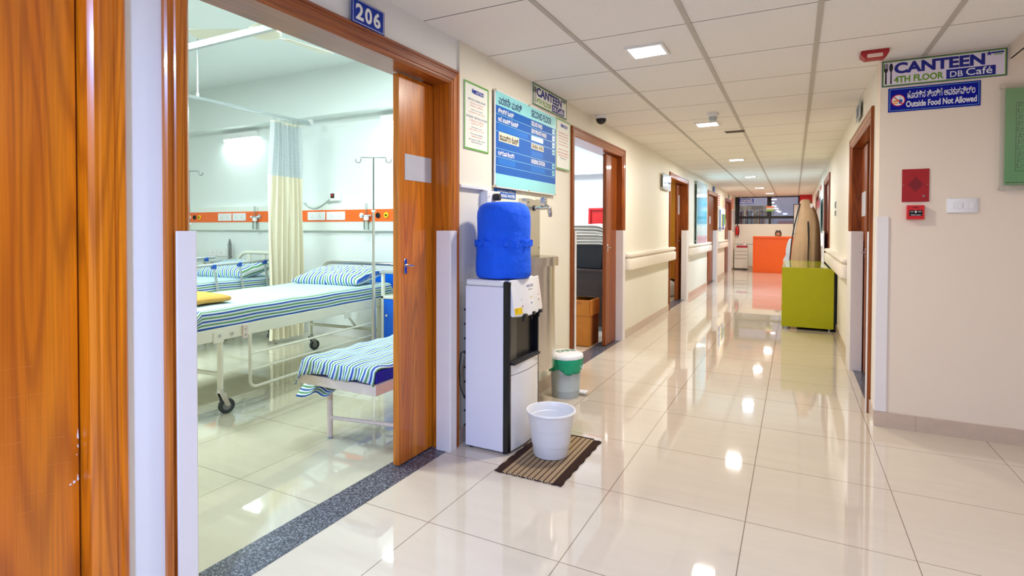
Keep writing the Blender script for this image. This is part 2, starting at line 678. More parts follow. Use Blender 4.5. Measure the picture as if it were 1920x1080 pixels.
m_curt = M('cream curtain cloth', (242, 234, 208), 0.85, var=0.03, vs=5, bump=0.1)
m_net = netting('grey curtain netting')
m_alu = M('grey aluminium', (196, 204, 206), 0.3, 0.6, var=0.02)
m_ivrod = M('grey steel rod', (112, 118, 116), 0.3, 0.5)
m_bluep = M('blue plastic clamp', (30, 90, 190), 0.35)
m_fan = M('ivory enamel', (238, 234, 212), 0.4, var=0.02)
m_clear = glass('clear acrylic', (0.97, 0.98, 0.97), 0.02, 0.96)
m_glass = glass('window glass', (0.93, 0.95, 0.96), 0.0, 0.94)
m_flask = glass('clear flask', (0.9, 0.95, 0.95), 0.02, 0.86)
m_lamp = M('lit diffuser', (255, 250, 240), 0.4, emit=16.0)
m_lampw = M('lit white tube', (236, 255, 250), 0.4, emit=6.0)
m_mint = M('pale green printed sheet', (146, 218, 138), 0.4, var=0.03)
m_yel = M('yellow sticker', (246, 206, 20), 0.4)
m_skin = M('skin', (150, 100, 74), 0.5)
m_hair = M('dark brown hair', (58, 40, 34), 0.7, var=0.2, vs=40)

# ------------------------------------------------------------------ structure
CZ = 2.369
DOORS_L = [(-0.78, 0.90), (1.01, 2.68), (4.49, 6.19), (8.73, 10.42), (13.0, 14.7), (16.5, 18.2)]
DTOP = 2.185
struct(bx('floor', m_floor, None, -1.93, 5.0, -4.0, 20.0, -0.06, 0.0))
f2 = struct(bx('floor_ward', m_floor_w, None, -9.0, -1.93, -2.0, 4.85, -0.06, 0.0))
struct(bx('floor_store_room', m_floor, None, -6.0, -1.93, 4.91, 19.5, -0.06, -0.001))
struct(bx('floor_right_room', m_floor, None, 0.6, 4.0, 4.4, 12.0, -0.06, -0.0005))
struct(bx('ceiling', m_ceil, None, -1.75, 1.12, -4.0, 20.0, CZ, CZ + 0.03))
struct(bx('ceiling_lobby', m_wall_warmlit, None, 1.12, 5.0, -4.0, 4.225, 2.288, 2.32))
struct(bx('trim_1', m_wall_warmlit, None, 1.117, 1.13, -4.0, 4.225, 2.288, CZ + 0.02))
for i, x in enumerate((-1.127, -0.51, 0.104, 0.711)):
    o = struct(bx('trim_%d' % (i + 2), m_tbar, None, x - 0.013, x + 0.013, -4.0, 19.5, CZ - 0.006, CZ + 0.001))
# left wall
mb = MB()
prev = -4.0
for y0, y1 in DOORS_L[:2] + [(2.685, None)]:
    mb.box(-1.93, -1.75, prev, y0, 0, 3.2)
    if y1 is None:
        break
    mb.box(-1.93, -1.75, y0, y1, DTOP - 0.03, 3.2)
    prev = y1
struct(mb.build('wall_left_near', m_wall_white, None))
mb = MB()
prev = 2.685
for y0, y1 in DOORS_L[2:] + [(19.5, None)]:
    mb.box(-1.93, -1.75, prev, y0, 0, 3.2)
    if y1 is None:
        break
    mb.box(-1.93, -1.75, y0, y1, DTOP - 0.03, 3.2)
    prev = y1
struct(mb.build('wall_left', m_wall, None))
# right wall (door openings at 4.49-6.17, 9.62-11.32, 13.6-15.2)
DOORS_R = [(4.49, 6.17), (9.62, 11.32), (14.0, 15.6)]
mb = MB()
prev = 4.36
for y0, y1 in DOORS_R + [(20.0, None)]:
    mb.box(0.482, 0.60, prev, y0, 0, CZ + 0.2)
    if y1 is None:
        break
    mb.box(0.482, 0.60, y0, y1, DTOP - 0.06, CZ + 0.2)
    prev = y1
struct(mb.build('wall_right', m_wall, None))
struct(bx('wall_front', m_wall_warmlit, None, 0.482, 5.0, 4.225, 4.36, 0, CZ + 0.2))
struct(bx('wall_lobby_right', m_wall_warmlit, None, 5.0, 5.1, -4.0, 4.36, 0, CZ + 0.2))
mb = MB()
mb.box(-1.75, -1.6, -4.1, -4.0, 0, CZ)
mb.box(0.5, 5.0, -4.1, -4.0, 0, CZ)
mb.box(-1.6, 0.5, -4.1, -4.0, 0, 0.45)
mb.box(-1.6, 0.5, -4.1, -4.0, 2.25, CZ)
struct(mb.build('wall_back', m_wall_warmlit, None))
mb = MB()
for a in (-1.6, -0.57, 0.46):
    mb.box(a, a + 0.04, -4.06, -4.02, 0.45, 2.25)
for z in (0.45, 2.21):
    mb.box(-1.6, 0.5, -4.06, -4.02, z, z + 0.04)
w = struct(mb.build('window_1', m_blackmat, None))
# end wall with the high window
mb = MB()
mb.box(-1.93, 0.6, 19.5, 19.65, 0, 1.47)
mb.box(0.14, 0.6, 19.5, 19.65, 1.47, CZ + 0.2)
mb.box(-1.93, -1.75, 19.5, 19.65, 1.47, CZ + 0.2)
mb.box(-1.75, 0.14, 19.5, 19.65, 2.36, CZ + 0.2)
struct(mb.build('wall_end', m_wall, None))
w2 = bpy.data.objects.new('window_2', None)
w2.location = (-0.8, 19.55, 1.47)
C.objects.link(w2)
struct(w2)
mb = MB()
mb.box(-1.75, -1.62, 19.53, 19.59, 1.47, 2.36)
mb.box(0.10, 0.14, 19.53, 19.59, 1.47, 2.36)
mb.box(-1.62, 0.10, 19.53, 19.59, 2.33, 2.36)
mb.box(-1.62, 0.10, 19.53, 19.59, 1.645, 1.735)
mb.box(-0.79, -0.66, 19.53, 19.59, 1.735, 2.33)
mb.box(-0.745, -0.69, 19.53, 19.59, 1.47, 1.645)
mb.build('window_frame', m_blackmat, w2)
bx('pane', m_glass, w2, -1.62, 0.10, 19.555, 19.560, 1.47, 2.34)
struct(bx('wall_yard', M('lilac grey render', (150, 144, 162), 0.8, var=0.12, vs=3), None, -5, 4, 23.0, 23.1, 0, 4.5))
struct(bx('floor_yard', m_grey_room, None, -5, 4, 19.65, 23.0, -0.06, 0))
# red lintel box at the far right
struct(bx('trim_7', m_red2, None, 0.14, 0.482, 19.2, 19.5, 1.985, CZ))
# ward shell
struct(bx('wall_ward_back', m_ward, None, -9.0, -1.93, 4.82, 4.91, 0, 3.2))
struct(bx('wall_ward_left', m_ward, None, -9.1, -9.0, -2.0, 4.91, 0, 3.2))
struct(bx('wall_ward_near', m_ward, None, -9.0, -1.93, -2.1, -2.0, 0, 3.2))
struct(bx('ceiling_ward', m_ward, None, -9.0, -1.93, -2.0, 4.91, 3.13, 3.2))
struct(bx('trim_8', m_ward, None, -9.0, -1.931, 4.637, 4.82, 2.591, 3.13))
struct(bx('baseboard_ward', m_white, None, -9.0, -1.94, 4.808, 4.82, 0, 0.09))
struct(bx('wall_ward_side', m_ward, None, -1.938, -1.931, 2.70, 4.82, 0, 3.13))
# store room behind the second door, yellow room, grey room
struct(bx('wall_store_back', m_blueroom, None, -6.0, -1.93, 7.55, 7.63, 0, 2.85))
struct(bx('wall_store_left', m_blueroom, None, -6.1, -6.0, 4.91, 7.6, 0, 2.85))
struct(bx('ceiling_store', m_blueroom, None, -6.0, -1.93, 4.91, 19.5, 2.8, 2.9))
struct(bx('trim_9', m_blueroom, None, -6.0, -1.94, 7.40, 7.55, 2.06, 2.8))
struct(bx('wall_yellow_back', m_yellow, None, -4.6, -1.93, 12.2, 12.28, 0, 2.8))
struct(bx('wall_yellow_left', m_yellow, None, -4.7, -4.6, 7.63, 12.28, 0, 2.8))
struct(bx('wall_grey_left', m_grey_room, None, -4.7, -4.6, 12.28, 19.5, 0, 2.8))
struct(bx('wall_grey_back', m_grey_room, None, -4.6, -1.93, 15.6, 15.68, 0, 2.8))
struct(bx('wall_right_room', m_wall_white, None, 3.9, 4.0, 4.4, 12.0, 0, 2.6))
struct(bx('wall_right_room_back', m_wall_white, None, 0.6, 4.0, 7.4, 7.5, 0, 2.6))
struct(bx('wall_right_room_far', m_wall_white, None, 0.6, 4.0, 12.0, 12.1, 0, 2.6))
struct(bx('ceiling_right_room', m_wall_white, None, 0.6, 4.0, 4.36, 12.1, 2.6, 2.65))
# thin proud board over the cooler niche
struct(bx('trim_10', m_wall, None, -1.75, -1.736, 2.685, 3.065, 1.524, CZ))
struct(bx('trim_11', m_white, None, -1.75, -1.722, 2.684, 3.04, 1.515, 1.535, 0.002))
# thresholds
for i, (y0, y1) in enumerate(DOORS_L[:5]):
    a, b = y0 + 0.07, y1 - 0.03
    struct(bx('trim_%d' % (20 + i), m_granite, None, -1.932, -1.752, a, b, -0.01, 0.002))
struct(bx('trim_26', m_granite, None, 0.484, 0.605, 4.52, 6.12, -0.01, 0.002))


# skirting
def skirt(name, pl, u0, u1, h=0.10):
    m = MB()
    m.prism([(0, 0), (0.012, 0), (0.012, h - 0.004), (0, h)], lambda d, v, t: pl.p(t, v, d), u0, u1)
    return struct(m.build(name, m_skirt, None))


mbk = MB()
for (u0, u1) in ((0.905, 1.005), (2.685, 4.485), (6.195, 8.725), (10.425, 12.995), (14.705, 16.495), (18.205, 19.5)):
    mbk.prism([(0, 0), (0.012, 0), (0.012, 0.098), (0, 0.098)], lambda d, v, t: LW.p(t, v, d), u0, u1)
struct(mbk.build('baseboard_left', m_skirt, None))
mbk = MB()
for (u0, u1) in ((4.225, 4.485), (6.175, 9.615), (11.325, 13.995), (15.605, 19.5)):
    mbk.prism([(0, 0), (0.012, 0), (0.012, 0.098), (0, 0.098)], lambda d, v, t: RW.p(-t, v, d), u0, u1)
struct(mbk.build('baseboard_right', m_skirt, None))
mbk = MB()
joints = [0.470, 0.693, 1.30, 1.91, 2.52, 3.13, 3.74, 4.35, 5.0]
for a, b in zip(joints[:-1], joints[1:]):
    mbk.prism([(0, 0), (0.012, 0), (0.012, 0.098), (0, 0.098)], lambda d, v, t: FW.p(t, v, d), a + 0.0012, b)
struct(mbk.build('baseboard_front', m_skirt, None))
struct(bx('baseboard_end', m_skirt, None, -1.75, 0.482, 19.488, 19.5, 0, 0.1))


# ------------------------------------------------------------------ doors
def door(n, pl, u0, u1, ztop=2.185, fw=0.085, leaf=None, depth=0.11, mats=None, wall=0.18, sticker=None, handle=True, sgn=1):
    """teak frame swept round the opening plus the door leaf; u0 < u1 along the wall plane"""
    root = bpy.data.objects.new('door_%d' % n, None)
    root.location = pl.p((u0 + u1) / 2, 0, 0)
    C.objects.link(root)
    struct(root)
    mu, mh, ml = mats or (m_wv, m_wh, m_wl)
    prof = [(0.0, -wall), (0.0, 0.014), (0.006, 0.020), (0.016, 0.020), (0.020, 0.013), (0.030, 0.013), (0.034, 0.017),
            (fw - 0.026, 0.017), (fw - 0.022, 0.011), (fw - 0.012, 0.011), (fw - 0.006, 0.006), (fw, 0.0), (fw, -wall)]
    m = MB()
    path = [(lambda w: (u0 + w, 0.0)), (lambda w: (u0 + w, ztop - w)), (lambda w: (u1 - w, ztop - w)), (lambda w: (u1 - w, 0.0))]
    rings = [[pl.p(*f(w), d) for w, d in prof] for f in path]
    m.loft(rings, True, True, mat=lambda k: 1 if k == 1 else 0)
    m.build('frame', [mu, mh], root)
    if leaf:
        a, b = leaf
        lf = pl.box('leaf', ml, root, a, b, 0.008, ztop - fw - 0.006, -depth - 0.038, -depth, 0.002)
        if sticker:
            pl.box('door_sign', M('pale grey door sign', (206, 206, 214), 0.4), lf, *sticker, -depth, -depth + 0.003)
        if handle:
            hu = a + 0.055 if sgn > 0 else b - 0.055
            pl.box('handle', m_chrome, lf, hu - 0.011, hu + 0.011, 1.03, 1.11, -depth, -depth + 0.004, 0.001)
            m = MB()
            m.tube([pl.p(hu, 1.075, -depth), pl.p(hu, 1.075, -depth + 0.022), pl.p(hu + 0.035 * sgn, 1.072, -depth + 0.026)], 0.006, 8)
            m.build('lever', m_chrome, lf)
    return root


# near door: closed, seen very close at the left edge
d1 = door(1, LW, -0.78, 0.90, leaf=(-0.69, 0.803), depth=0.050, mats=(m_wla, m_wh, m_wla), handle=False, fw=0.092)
m = MB()
for (u, v, w_, h_) in ((0.800, 0.683, 0.004, 0.028), (0.800, 0.652, 0.003, 0.010), (0.797, 0.628, 0.002, 0.005),
                       (0.799, 0.560, 0.004, 0.018), (0.790, 0.553, 0.007, 0.008), (0.781, 0.549, 0.005, 0.005)):
    pts = []
    for k in range(9):
        t = 2 * PI * k / 9
        r = 1 + 0.35 * math.sin(3 * t + u * 900) + random.uniform(-.2, .2)
        pts.append((u + w_ * 0.5 * r * math.cos(t), v + h_ * 0.5 * r * math.sin(t)))
    m.prism(pts, lambda a, b, t: LW.p(a, b, t), -0.0500, -0.0494)
lf = [c for c in d1.children if c.name.startswith('leaf')][0]
o = m.build('chipped_paint', m_white, lf)
m = MB()
for (u0, v0, u1, v1) in ((0.630, 0.905, 0.70, 0.902), (0.60, 0.835, 0.735, 0.822), (0.66, 0.768, 0.725, 0.758), (0.60, 0.716, 0.675, 0.706), (0.70, 0.702, 0.770, 0.690),
                         (0.60, 0.655, 0.66, 0.648), (0.715, 0.628, 0.785, 0.612), (0.66, 0.566, 0.72, 0.560), (0.70, 0.545, 0.745, 0.540), (0.655, 0.520, 0.70, 0.514)):
    m.prism([(u0, v0), (u1, v1), (u1, v1 + 0.0007), (u0, v0 + 0.0004)], lambda a, b, t: LW.p(a, b, t), -0.0500, -0.0497)
m.build('scratches', M('scratch', (226, 140, 50), 0.5), lf)
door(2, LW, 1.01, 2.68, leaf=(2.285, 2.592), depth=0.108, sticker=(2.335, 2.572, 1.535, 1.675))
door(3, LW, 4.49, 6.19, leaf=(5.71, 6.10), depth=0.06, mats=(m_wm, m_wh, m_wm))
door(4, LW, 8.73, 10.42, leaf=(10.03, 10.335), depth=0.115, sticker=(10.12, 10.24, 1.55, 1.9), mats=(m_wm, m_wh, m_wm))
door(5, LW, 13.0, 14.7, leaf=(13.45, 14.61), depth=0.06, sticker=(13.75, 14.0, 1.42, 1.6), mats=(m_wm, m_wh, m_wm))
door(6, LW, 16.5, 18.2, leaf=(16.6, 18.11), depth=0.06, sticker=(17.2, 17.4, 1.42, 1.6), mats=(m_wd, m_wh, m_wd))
# right-hand doors (u = -y)
door(7, RW, -6.17, -4.49, ztop=2.13, leaf=(-6.085, -5.66), depth=0.078, mats=(m_wm, m_wh, m_wm), wall=0.12, sticker=(-6.03, -5.72, 1.40, 1.62), sgn=-1)
door(8, RW, -11.32, -9.62, ztop=2.16, leaf=(-11.23, -10.0), depth=0.03, mats=(m_wd, m_wh, m_wd), wall=0.12, sgn=-1)
door(9, RW, -15.6, -14.0, ztop=2.16, leaf=(-15.51, -14.09), depth=0.03, mats=(m_wd, m_wh, m_wd), wall=0.12, sgn=-1)


# white corner boards on the door jambs
def guard(pl, u0, u1, label, z0=0.0, z1=1.262, inner=None, dep=0.07, base=0.02):
    """L-shaped board: face on the casing plus a return into the reveal at u=inner"""
    m = MB()
    d = base
    t_ = 0.008
    if inner is None:
        poly = [(u0, d), (u1, d), (u1, d + t_), (u0, d + t_)]
    elif inner == u0:
        poly = [(u0, -dep), (u0, d + t_ - 0.006), (u0 + 0.006, d + t_), (u1, d + t_), (u1, d), (u0 + t_, d), (u0 + t_, -dep)]
    else:
        poly = [(u1, -dep), (u1, d + t_ - 0.006), (u1 - 0.006, d + t_), (u0, d + t_), (u0, d), (u1 - t_, d), (u1 - t_, -dep)]
    m.prism(poly, lambda a, b, t: pl.p(a, t, b), z0, z1)
    return tag(m.build('corner_guard', m_guard, None, 0.002), label, 'corner guard', 'white corner guards on the door jambs')


guard(LW, 1.036, 1.104, 'white corner guard on the near jamb of the ward doorway at far left', inner=1.104)
guard(LW, 2.572, 2.638, 'white corner guard on the jamb between the ward door and the water dispenser', inner=2.572)
guard(LW, 4.545, 4.585, 'white corner guard on the near jamb of the storeroom doorway, beside the steel basin', inner=4.585)
guard(LW, 6.085, 6.165, 'white corner guard on the far jamb of the storeroom doorway', inner=6.085)
guard(LW, 10.20, 10.40, 'cream corner guard on the far jamb of the yellow room doorway', inner=10.20)
guard(LW, 14.45, 14.69, 'white corner guard on the jamb right of the blue glass board', inner=14.45)
guard(LW, 17.95, 18.19, 'pale corner guard on the last left door jamb by the red extinguisher', inner=17.95)
guard(RW, -6.15, -5.80, 'white corner guard on the far jamb of the nearest right-hand door', inner=-6.02)
guard(RW, -4.545, -4.50, 'narrow white corner guard on the near jamb of the nearest right-hand door', inner=-4.545)
guard(RW, -11.3, -10.8, 'pale corner guard on the jamb of the second right-hand door behind the green counter')
m = MB()
m.prism([(0.0, 0.0), (0.055, 0.0), (0.055, -0.010), (-0.006, -0.010), (-0.010, -0.006), (-0.010, 0.06), (0.0, 0.06)],
        lambda a, b, t: (0.482 + a, 4.225 + b, t), 0.1, 1.36)
tag(m.build('corner_guard', m_guard, None), 'tall cream corner guard on the wall corner below the canteen sign', 'corner guard', 'white corner guards on the door jambs')


# ------------------------------------------------------------------ handrails
def handrail(pl, u0, u1, label, end0=True, end1=True):
    t = thing('handrail', label, 'handrail', pl.p((u0 + u1) / 2, 0.79, 0), group='cream wall handrails')
    hi = [(0.0, 0.950), (0.055, 0.950), (0.072, 0.957), (0.078, 0.972), (0.072, 0.990), (0.055, 0.998), (0.0, 1.0)]
    lo = [(0.0, 0.795), (0.060, 0.795), (0.078, 0.805), (0.082, 0.825), (0.082, 0.905), (0.076, 0.925), (0.055, 0.932), (0.0, 0.932)]
    for nm, pr in (('grip_rail', hi), ('bumper', lo)):
        m = MB()
        zc = (pr[0][1] + pr[-1][1]) / 2
        cuts = [(u0, 0.0), (u0 + 0.006, 0.55), (u0 + 0.02, 0.82), (u0 + 0.045, 1.0), (u1 - 0.045, 1.0), (u1 - 0.02, 0.82), (u1 - 0.006, 0.55), (u1, 0.0)]
        rings = [[pl.p(u, zc + (z - zc) * (0.86 + 0.14 * k), d * max(k, 0.12)) for d, z in pr] for u, k in cuts]
        m.loft(rings)
        m.build(nm, m_rail, t)
    pl.box('backing', m_rail, t, u0 + 0.03, u1 - 0.03, 0.93, 0.955, 0.0, 0.045)


handrail(LW, 6.20, 8.95, 'long cream wall handrail between the storeroom and yellow room doorways')
handrail(LW, 10.43, 13.25, 'cream wall handrail under the tall blue glass board')
handrail(LW, 14.72, 16.75, 'short cream wall handrail under the wall-mounted notices')
handrail(RW, -9.62, -6.18, 'cream wall handrail on the right above the green counter')
handrail(RW, -13.9, -11.35, 'cream wall handrail on the right far behind the tan cover')
#PART2
# ------------------------------------------------------------------ ceiling lights
LIGHT_LABELS = [None, 'square ceiling light glowing above the near corridor floor, the largest lit one in view',
                'square ceiling light just behind the smoke detector', 'third square ceiling light along the corridor, past the dark vent',
                'bluish-white square ceiling light level with the blue glass board', 'small square ceiling light before the last left door',
                'farthest square ceiling light, in front of the end window']
for i, (x, y, c, p) in enumerate(CEIL_LIGHTS):
    if i == 0:
        continue
    t = thing('ceiling_light', LIGHT_LABELS[i], 'ceiling light', (x, y, CZ), group='square corridor ceiling lights')
    m = MB()
    for a, b, c_, d in ((-.115, .115, -.115, -.097), (-.115, .115, .097, .115), (-.115, -.097, -.097, .097), (.097, .115, -.097, .097)):
        m.box(x + a, x + b, y + c_, y + d, CZ - 0.012, CZ)
    m.build('light_frame', m_white, t)
    bx('diffuser', m_lamp, t, x - .097, x + .097, y - .097, y + .097, CZ - 0.008, CZ - 0.001)

# ------------------------------------------------------------------ things on the ceiling
t = thing('dome_camera', 'white dome security camera where the left wall meets the ceiling', 'security camera', (-1.655, 5.05, CZ))
MB().lathe([(0.062, 0), (0.062, -0.030), (0.056, -0.038), (0.0, -0.038)], (-1.655, 5.05, CZ), 24).build('camera_base', m_white, t)
MB().lathe([(0.050, -0.038), (0.048, -0.056), (0.036, -0.076), (0.018, -0.086), (0.0, -0.088)], (-1.655, 5.05, CZ), 24).build('camera_dome', m_black, t)
t = thing('smoke_detector', 'white round smoke detector beside the second ceiling light', 'smoke detector', (-0.69, 5.43, CZ))
MB().lathe([(0.055, 0), (0.055, -0.03), (0.05, -0.036), (0.0, -0.036)], (-0.69, 5.43, CZ), 24).build('detector_base', m_white, t)
MB().lathe([(0.036, -0.036), (0.036, -0.062), (0.028, -0.074), (0.0, -0.076)], (-0.69, 5.43, CZ), 24).build('sensor', m_grey, t)
t = thing('ceiling_vent', 'small dark slotted air vent in the corridor ceiling', 'vent', (-0.60, 6.52, CZ))
m = MB()
for a in (-0.028, 0.0, 0.028):
    m.box(-0.69, -0.51, 6.52 + a - 0.009, 6.52 + a + 0.009, CZ - 0.014, CZ)
m.build('slot_panel', M('brown vent slots', (92, 78, 66), 0.6), t)
bx('vent_frame', m_tbar, t, -0.705, -0.495, 6.475, 6.565, CZ - 0.006, CZ)
t = thing('strobe_light', 'red fire alarm strobe light on the ceiling left of the canteen sign', 'alarm strobe', (0.425, 4.02, CZ), 0)
m = MB()
m.loft([[(0.425 + sx * w, 4.02 + sy * h, CZ + z) for sx, sy in ((-1, -1), (1, -1), (1, 1), (-1, 1))]
        for w, h, z in ((0.072, 0.055, 0), (0.072, 0.055, -0.022), (0.050, 0.036, -0.048))])
m.build('strobe_body', m_red, t, 0.004)
bx('strobe_lens', M('strobe lens', (236, 206, 190), 0.1), t, 0.385, 0.465, 3.966, 3.978, CZ - 0.044, CZ - 0.016, 0.003)


# ------------------------------------------------------------------ signs on the left wall
def plate(name, pl, u0, u1, v0, v1, label, cat, mat, d=0.0, th=0.004, group=None):
    t = thing(name, label, cat, pl.p((u0 + u1) / 2, v0, d), group=group)
    pl.box('sign_board', mat, t, u0, u1, v0, v1, d, d + th, 0.0008)
    return t


def ring(pl, parent, name, mat, u0, u1, v0, v1, w, d, r=0.0):
    m = MB()
    for a in ((u0, u1, v0, v0 + w), (u0, u1, v1 - w, v1), (u0, u0 + w, v0 + w, v1 - w), (u1 - w, u1, v0 + w, v1 - w)):
        m.prism([(a[0], a[2]), (a[1], a[2]), (a[1], a[3]), (a[0], a[3])], lambda p, q, t: pl.p(p, q, t), d, d + 0.0008)
    return m.build(name, mat, parent)


t = plate('room_number_sign', LW, 1.809, 2.022, 2.182, 2.290, 'blue room number plate reading 206 above the ward door', 'sign', m_sign, 0.018)
ring(LW, t, 'border_line', m_ltext, 1.815, 2.016, 2.186, 2.286, 0.0018, 0.022)
for ch, a, b in (('2', 1.832, 1.882), ('0', 1.890, 1.937), ('6', 1.946, 1.994)):
    LW.text(ch, m_ltext, t, a, b, 2.200, 2.272, 0.0225, 0.035, 'digit')


def notice(u0, u1, v0, v1, label, rows):
    t = plate('wall_notice', LW, u0, u1, v0, v1, label, 'notice', m_paper, 0.0155, 0.004)
    ring(LW, t, 'green_border', m_greenb, u0, u1, v0, v1, 0.011, 0.0195)
    w = u1 - u0
    LW.box('logo_bar', m_sign, t, u0 + w * .38, u0 + w * .78, v1 - 0.062, v1 - 0.038, 0.0195, 0.0202)
    star(LW, t, u0 + w * .34, v1 - 0.048, 0.019, m_sign, 0.0203)
    LW.text('ASTRA', m_ltext, t, u0 + w * .46, u0 + w * .76, v1 - 0.058, v1 - 0.043, 0.0204, 0.0)
    for body, mat, y, h, a, b in rows:
        LW.text(body, mat, t, u0 + w * a, u0 + w * b, v0 + (v1 - v0) * y, v0 + (v1 - v0) * y + h, 0.0198, 0.012)
    return t


def star(pl, parent, u, v, r, mat, d):
    m = MB()
    pts = []
    for k in range(10):
        a = PI / 2 + k * PI / 5
        q = r if k % 2 == 0 else r * 0.42
        pts.append((u + q * math.cos(a), v + q * math.sin(a)))
    m.prism(pts, lambda a, b, t: pl.p(a, b, t), d, d + 0.0006)
    return m.build('star_emblem', mat, parent)


notice(2.726, 3.013, 1.748, 2.152, 'tall white notice with green border left of the blue directory board',
       [('VISITOR CLOSING HOURS', m_navy2, .735, .012, .14, .86), ('10:30 am to 12:30 pm', m_rtext, .685, .010, .24, .76), ('05:00 pm to 08:00 pm', m_rtext, .645, .010, .24, .76),
        ('Visitors are kindly', m_navy2, .590, .009, .26, .74), ('requested to keep silence', m_rtext, .552, .009, .18, .84),
        ('PATIENT VISITING HOURS', m_navy2, .475, .013, .08, .94), ('11:00 am to 12:00 pm', m_rtext, .425, .012, .22, .80), ('5 pm to 7 pm', m_rtext, .385, .012, .28, .74),
        ('Attendants only', m_navy2, .330, .009, .28, .72), ('with valid entry pass', m_rtext, .295, .009, .2, .8),
        ('For more details', m_navy2, .235, .009, .26, .74), ('contact the desk', m_rtext, .20, .009, .28, .72),
        ('Reception 080 2345', m_navy2, .145, .010, .18, .84), ('Second floor', m_navy2, .112, .010, .28, .74)])
notice(4.122, 4.432, 1.772, 2.185, 'white notice with green border between the directory board and the storeroom door',
       [('Outside food is not', m_rtext, .715, .015, .14, .86), ('allowed inside the', m_rtext, .655, .015, .14, .86), ('ward please use the', m_rtext, .595, .015, .14, .86),
        ('canteen facility on', m_rtext, .535, .015, .14, .86), ('the fourth floor only', m_rtext, .475, .015, .14, .86),
        ('Strictly no smoking', m_rtext, .375, .017, .16, .84), ('switch off mobiles in', m_rtext, .315, .017, .10, .90), ('hospital premises', m_rtext, .255, .017, .14, .86), ('Thank you', m_navy2, .205, .015, .28, .72)])

# directory board
U0, U1, V0, V1 = 3.089, 4.081, 1.553, 2.169
t = thing('directory_board', 'large blue floor directory board headed SECOND FLOOR', 'directory board', LW.p(3.58, V0, 0))
LW.box('backing_plate', m_white, t, U0 - 0.012, U1 + 0.008, V0 - 0.008, V1 + 0.008, 0.022, 0.030, 0.001)
LW.box('blue_field', m_signl, t, U0, U1, V0 + 0.082, V1 - 0.092, 0.030, 0.0312)
LW.box('header_strip', m_cyan, t, U0, U1, V1 - 0.092, V1, 0.030, 0.0312)
LW.box('footer_strip', m_cyan, t, U0, U1, V0, V0 + 0.082, 0.030, 0.0312)
LW.text('ಎರಡನೇ ಮಹಡಿ', m_navy2, t, U0 + .035, U0 + .375, V1 - .080, V1 - .020, 0.0316, 0.022)
LW.text('SECOND FLOOR', m_navy2, t, U0 + .535, U0 + .90, V1 - .072, V1 - .020, 0.0316, 0.03)
rows = [V1 - 0.092 - k * 0.0555 for k in range(9)]
for k in range(1, 9):
    if k == 4:
        continue
    LW.box('row_line', m_cyan, t, U0, U1, rows[k] - 0.0012, rows[k] + 0.0012, 0.0312, 0.0316)
for body, k, a, b in (('ಡೀಲಕ್ಸ್ ಕೊಠಡಿ', 0, .03, .25), ('ಅರೆ ಖಾಸಗಿ ಕೊಠಡಿ', 1, .03, .32), ('ಶುಶ್ರೂಷ ಕೇಂದ್ರ', 5, .03, .26)):
    LW.text(body, m_ltext, t, U0 + a, U0 + b, rows[k] - .046, rows[k] - .010, 0.0316, 0.02)
LW.box('paper_strip', M('ivory label', (226, 220, 196), 0.5), t, U0 + .04, U0 + .33, rows[3] - .062, rows[3] - .002, 0.0312, 0.0318)
LW.text('ಸಾಮಾನ್ಯ ಕೊಠಡಿ', m_ktext, t, U0 + .05, U0 + .32, rows[3] - .056, rows[3] - .010, 0.0319, 0.03)
LW.box('paper_strip', M('ivory label small', (226, 220, 196), 0.5), t, U0 + .535, U0 + .755, rows[3] - .046, rows[3] - .006, 0.0312, 0.0318)
LW.text('GENERAL WARD', m_ktext, t, U0 + .545, U0 + .745, rows[3] - .040, rows[3] - .012, 0.0319, 0.03)
LW.box('bright_strip', m_cyan, t, U0 + .535, U0 + .745, rows[2] - .040, rows[2] - .006, 0.0312, 0.0318)
for (a, b, k) in ((.535, .745, 4), (.535, .78, 6), (.03, .48, 2), (.03, .28, 6)):
    LW.box('taped_strip', M('taped blue strip', (0, 112, 206), 0.45, spec=0.25), t, U0 + a, U0 + b, rows[k] - .045, rows[k] - .006, 0.0312, 0.0314)
for body, k, b in (('DELUXE WARD', 0, .73), ('SEMI PRIVATE WARD', 1, .81), ('NURSING STATION', 5, .78)):
    LW.text(body, m_ltext, t, U0 + .535, U0 + b, rows[k] - .044, rows[k] - .010, 0.0317, 0.03)
for k, ar in ((0, '→'), (1, '→'), (2, '→'), (3, '←'), (5, '→'), (6, '←')):
    v = rows[k] - 0.045
    LW.box('arrow_box', m_cyan, t, U0 + .925, U0 + .972, v, v + .038, 0.0312, 0.0316)
    LW.text(ar, m_navy2, t, U0 + .930, U0 + .967, v + .007, v + .031, 0.0317, 0.03, 'arrow')
for u in (U0 - .004, (U0 + U1) / 2, U1):
    for v in (V0 - .001, V1 + .001):
        LW.cyl('stud', m_steel, t, u, v, 0.009, 0.0, 0.034, 12)


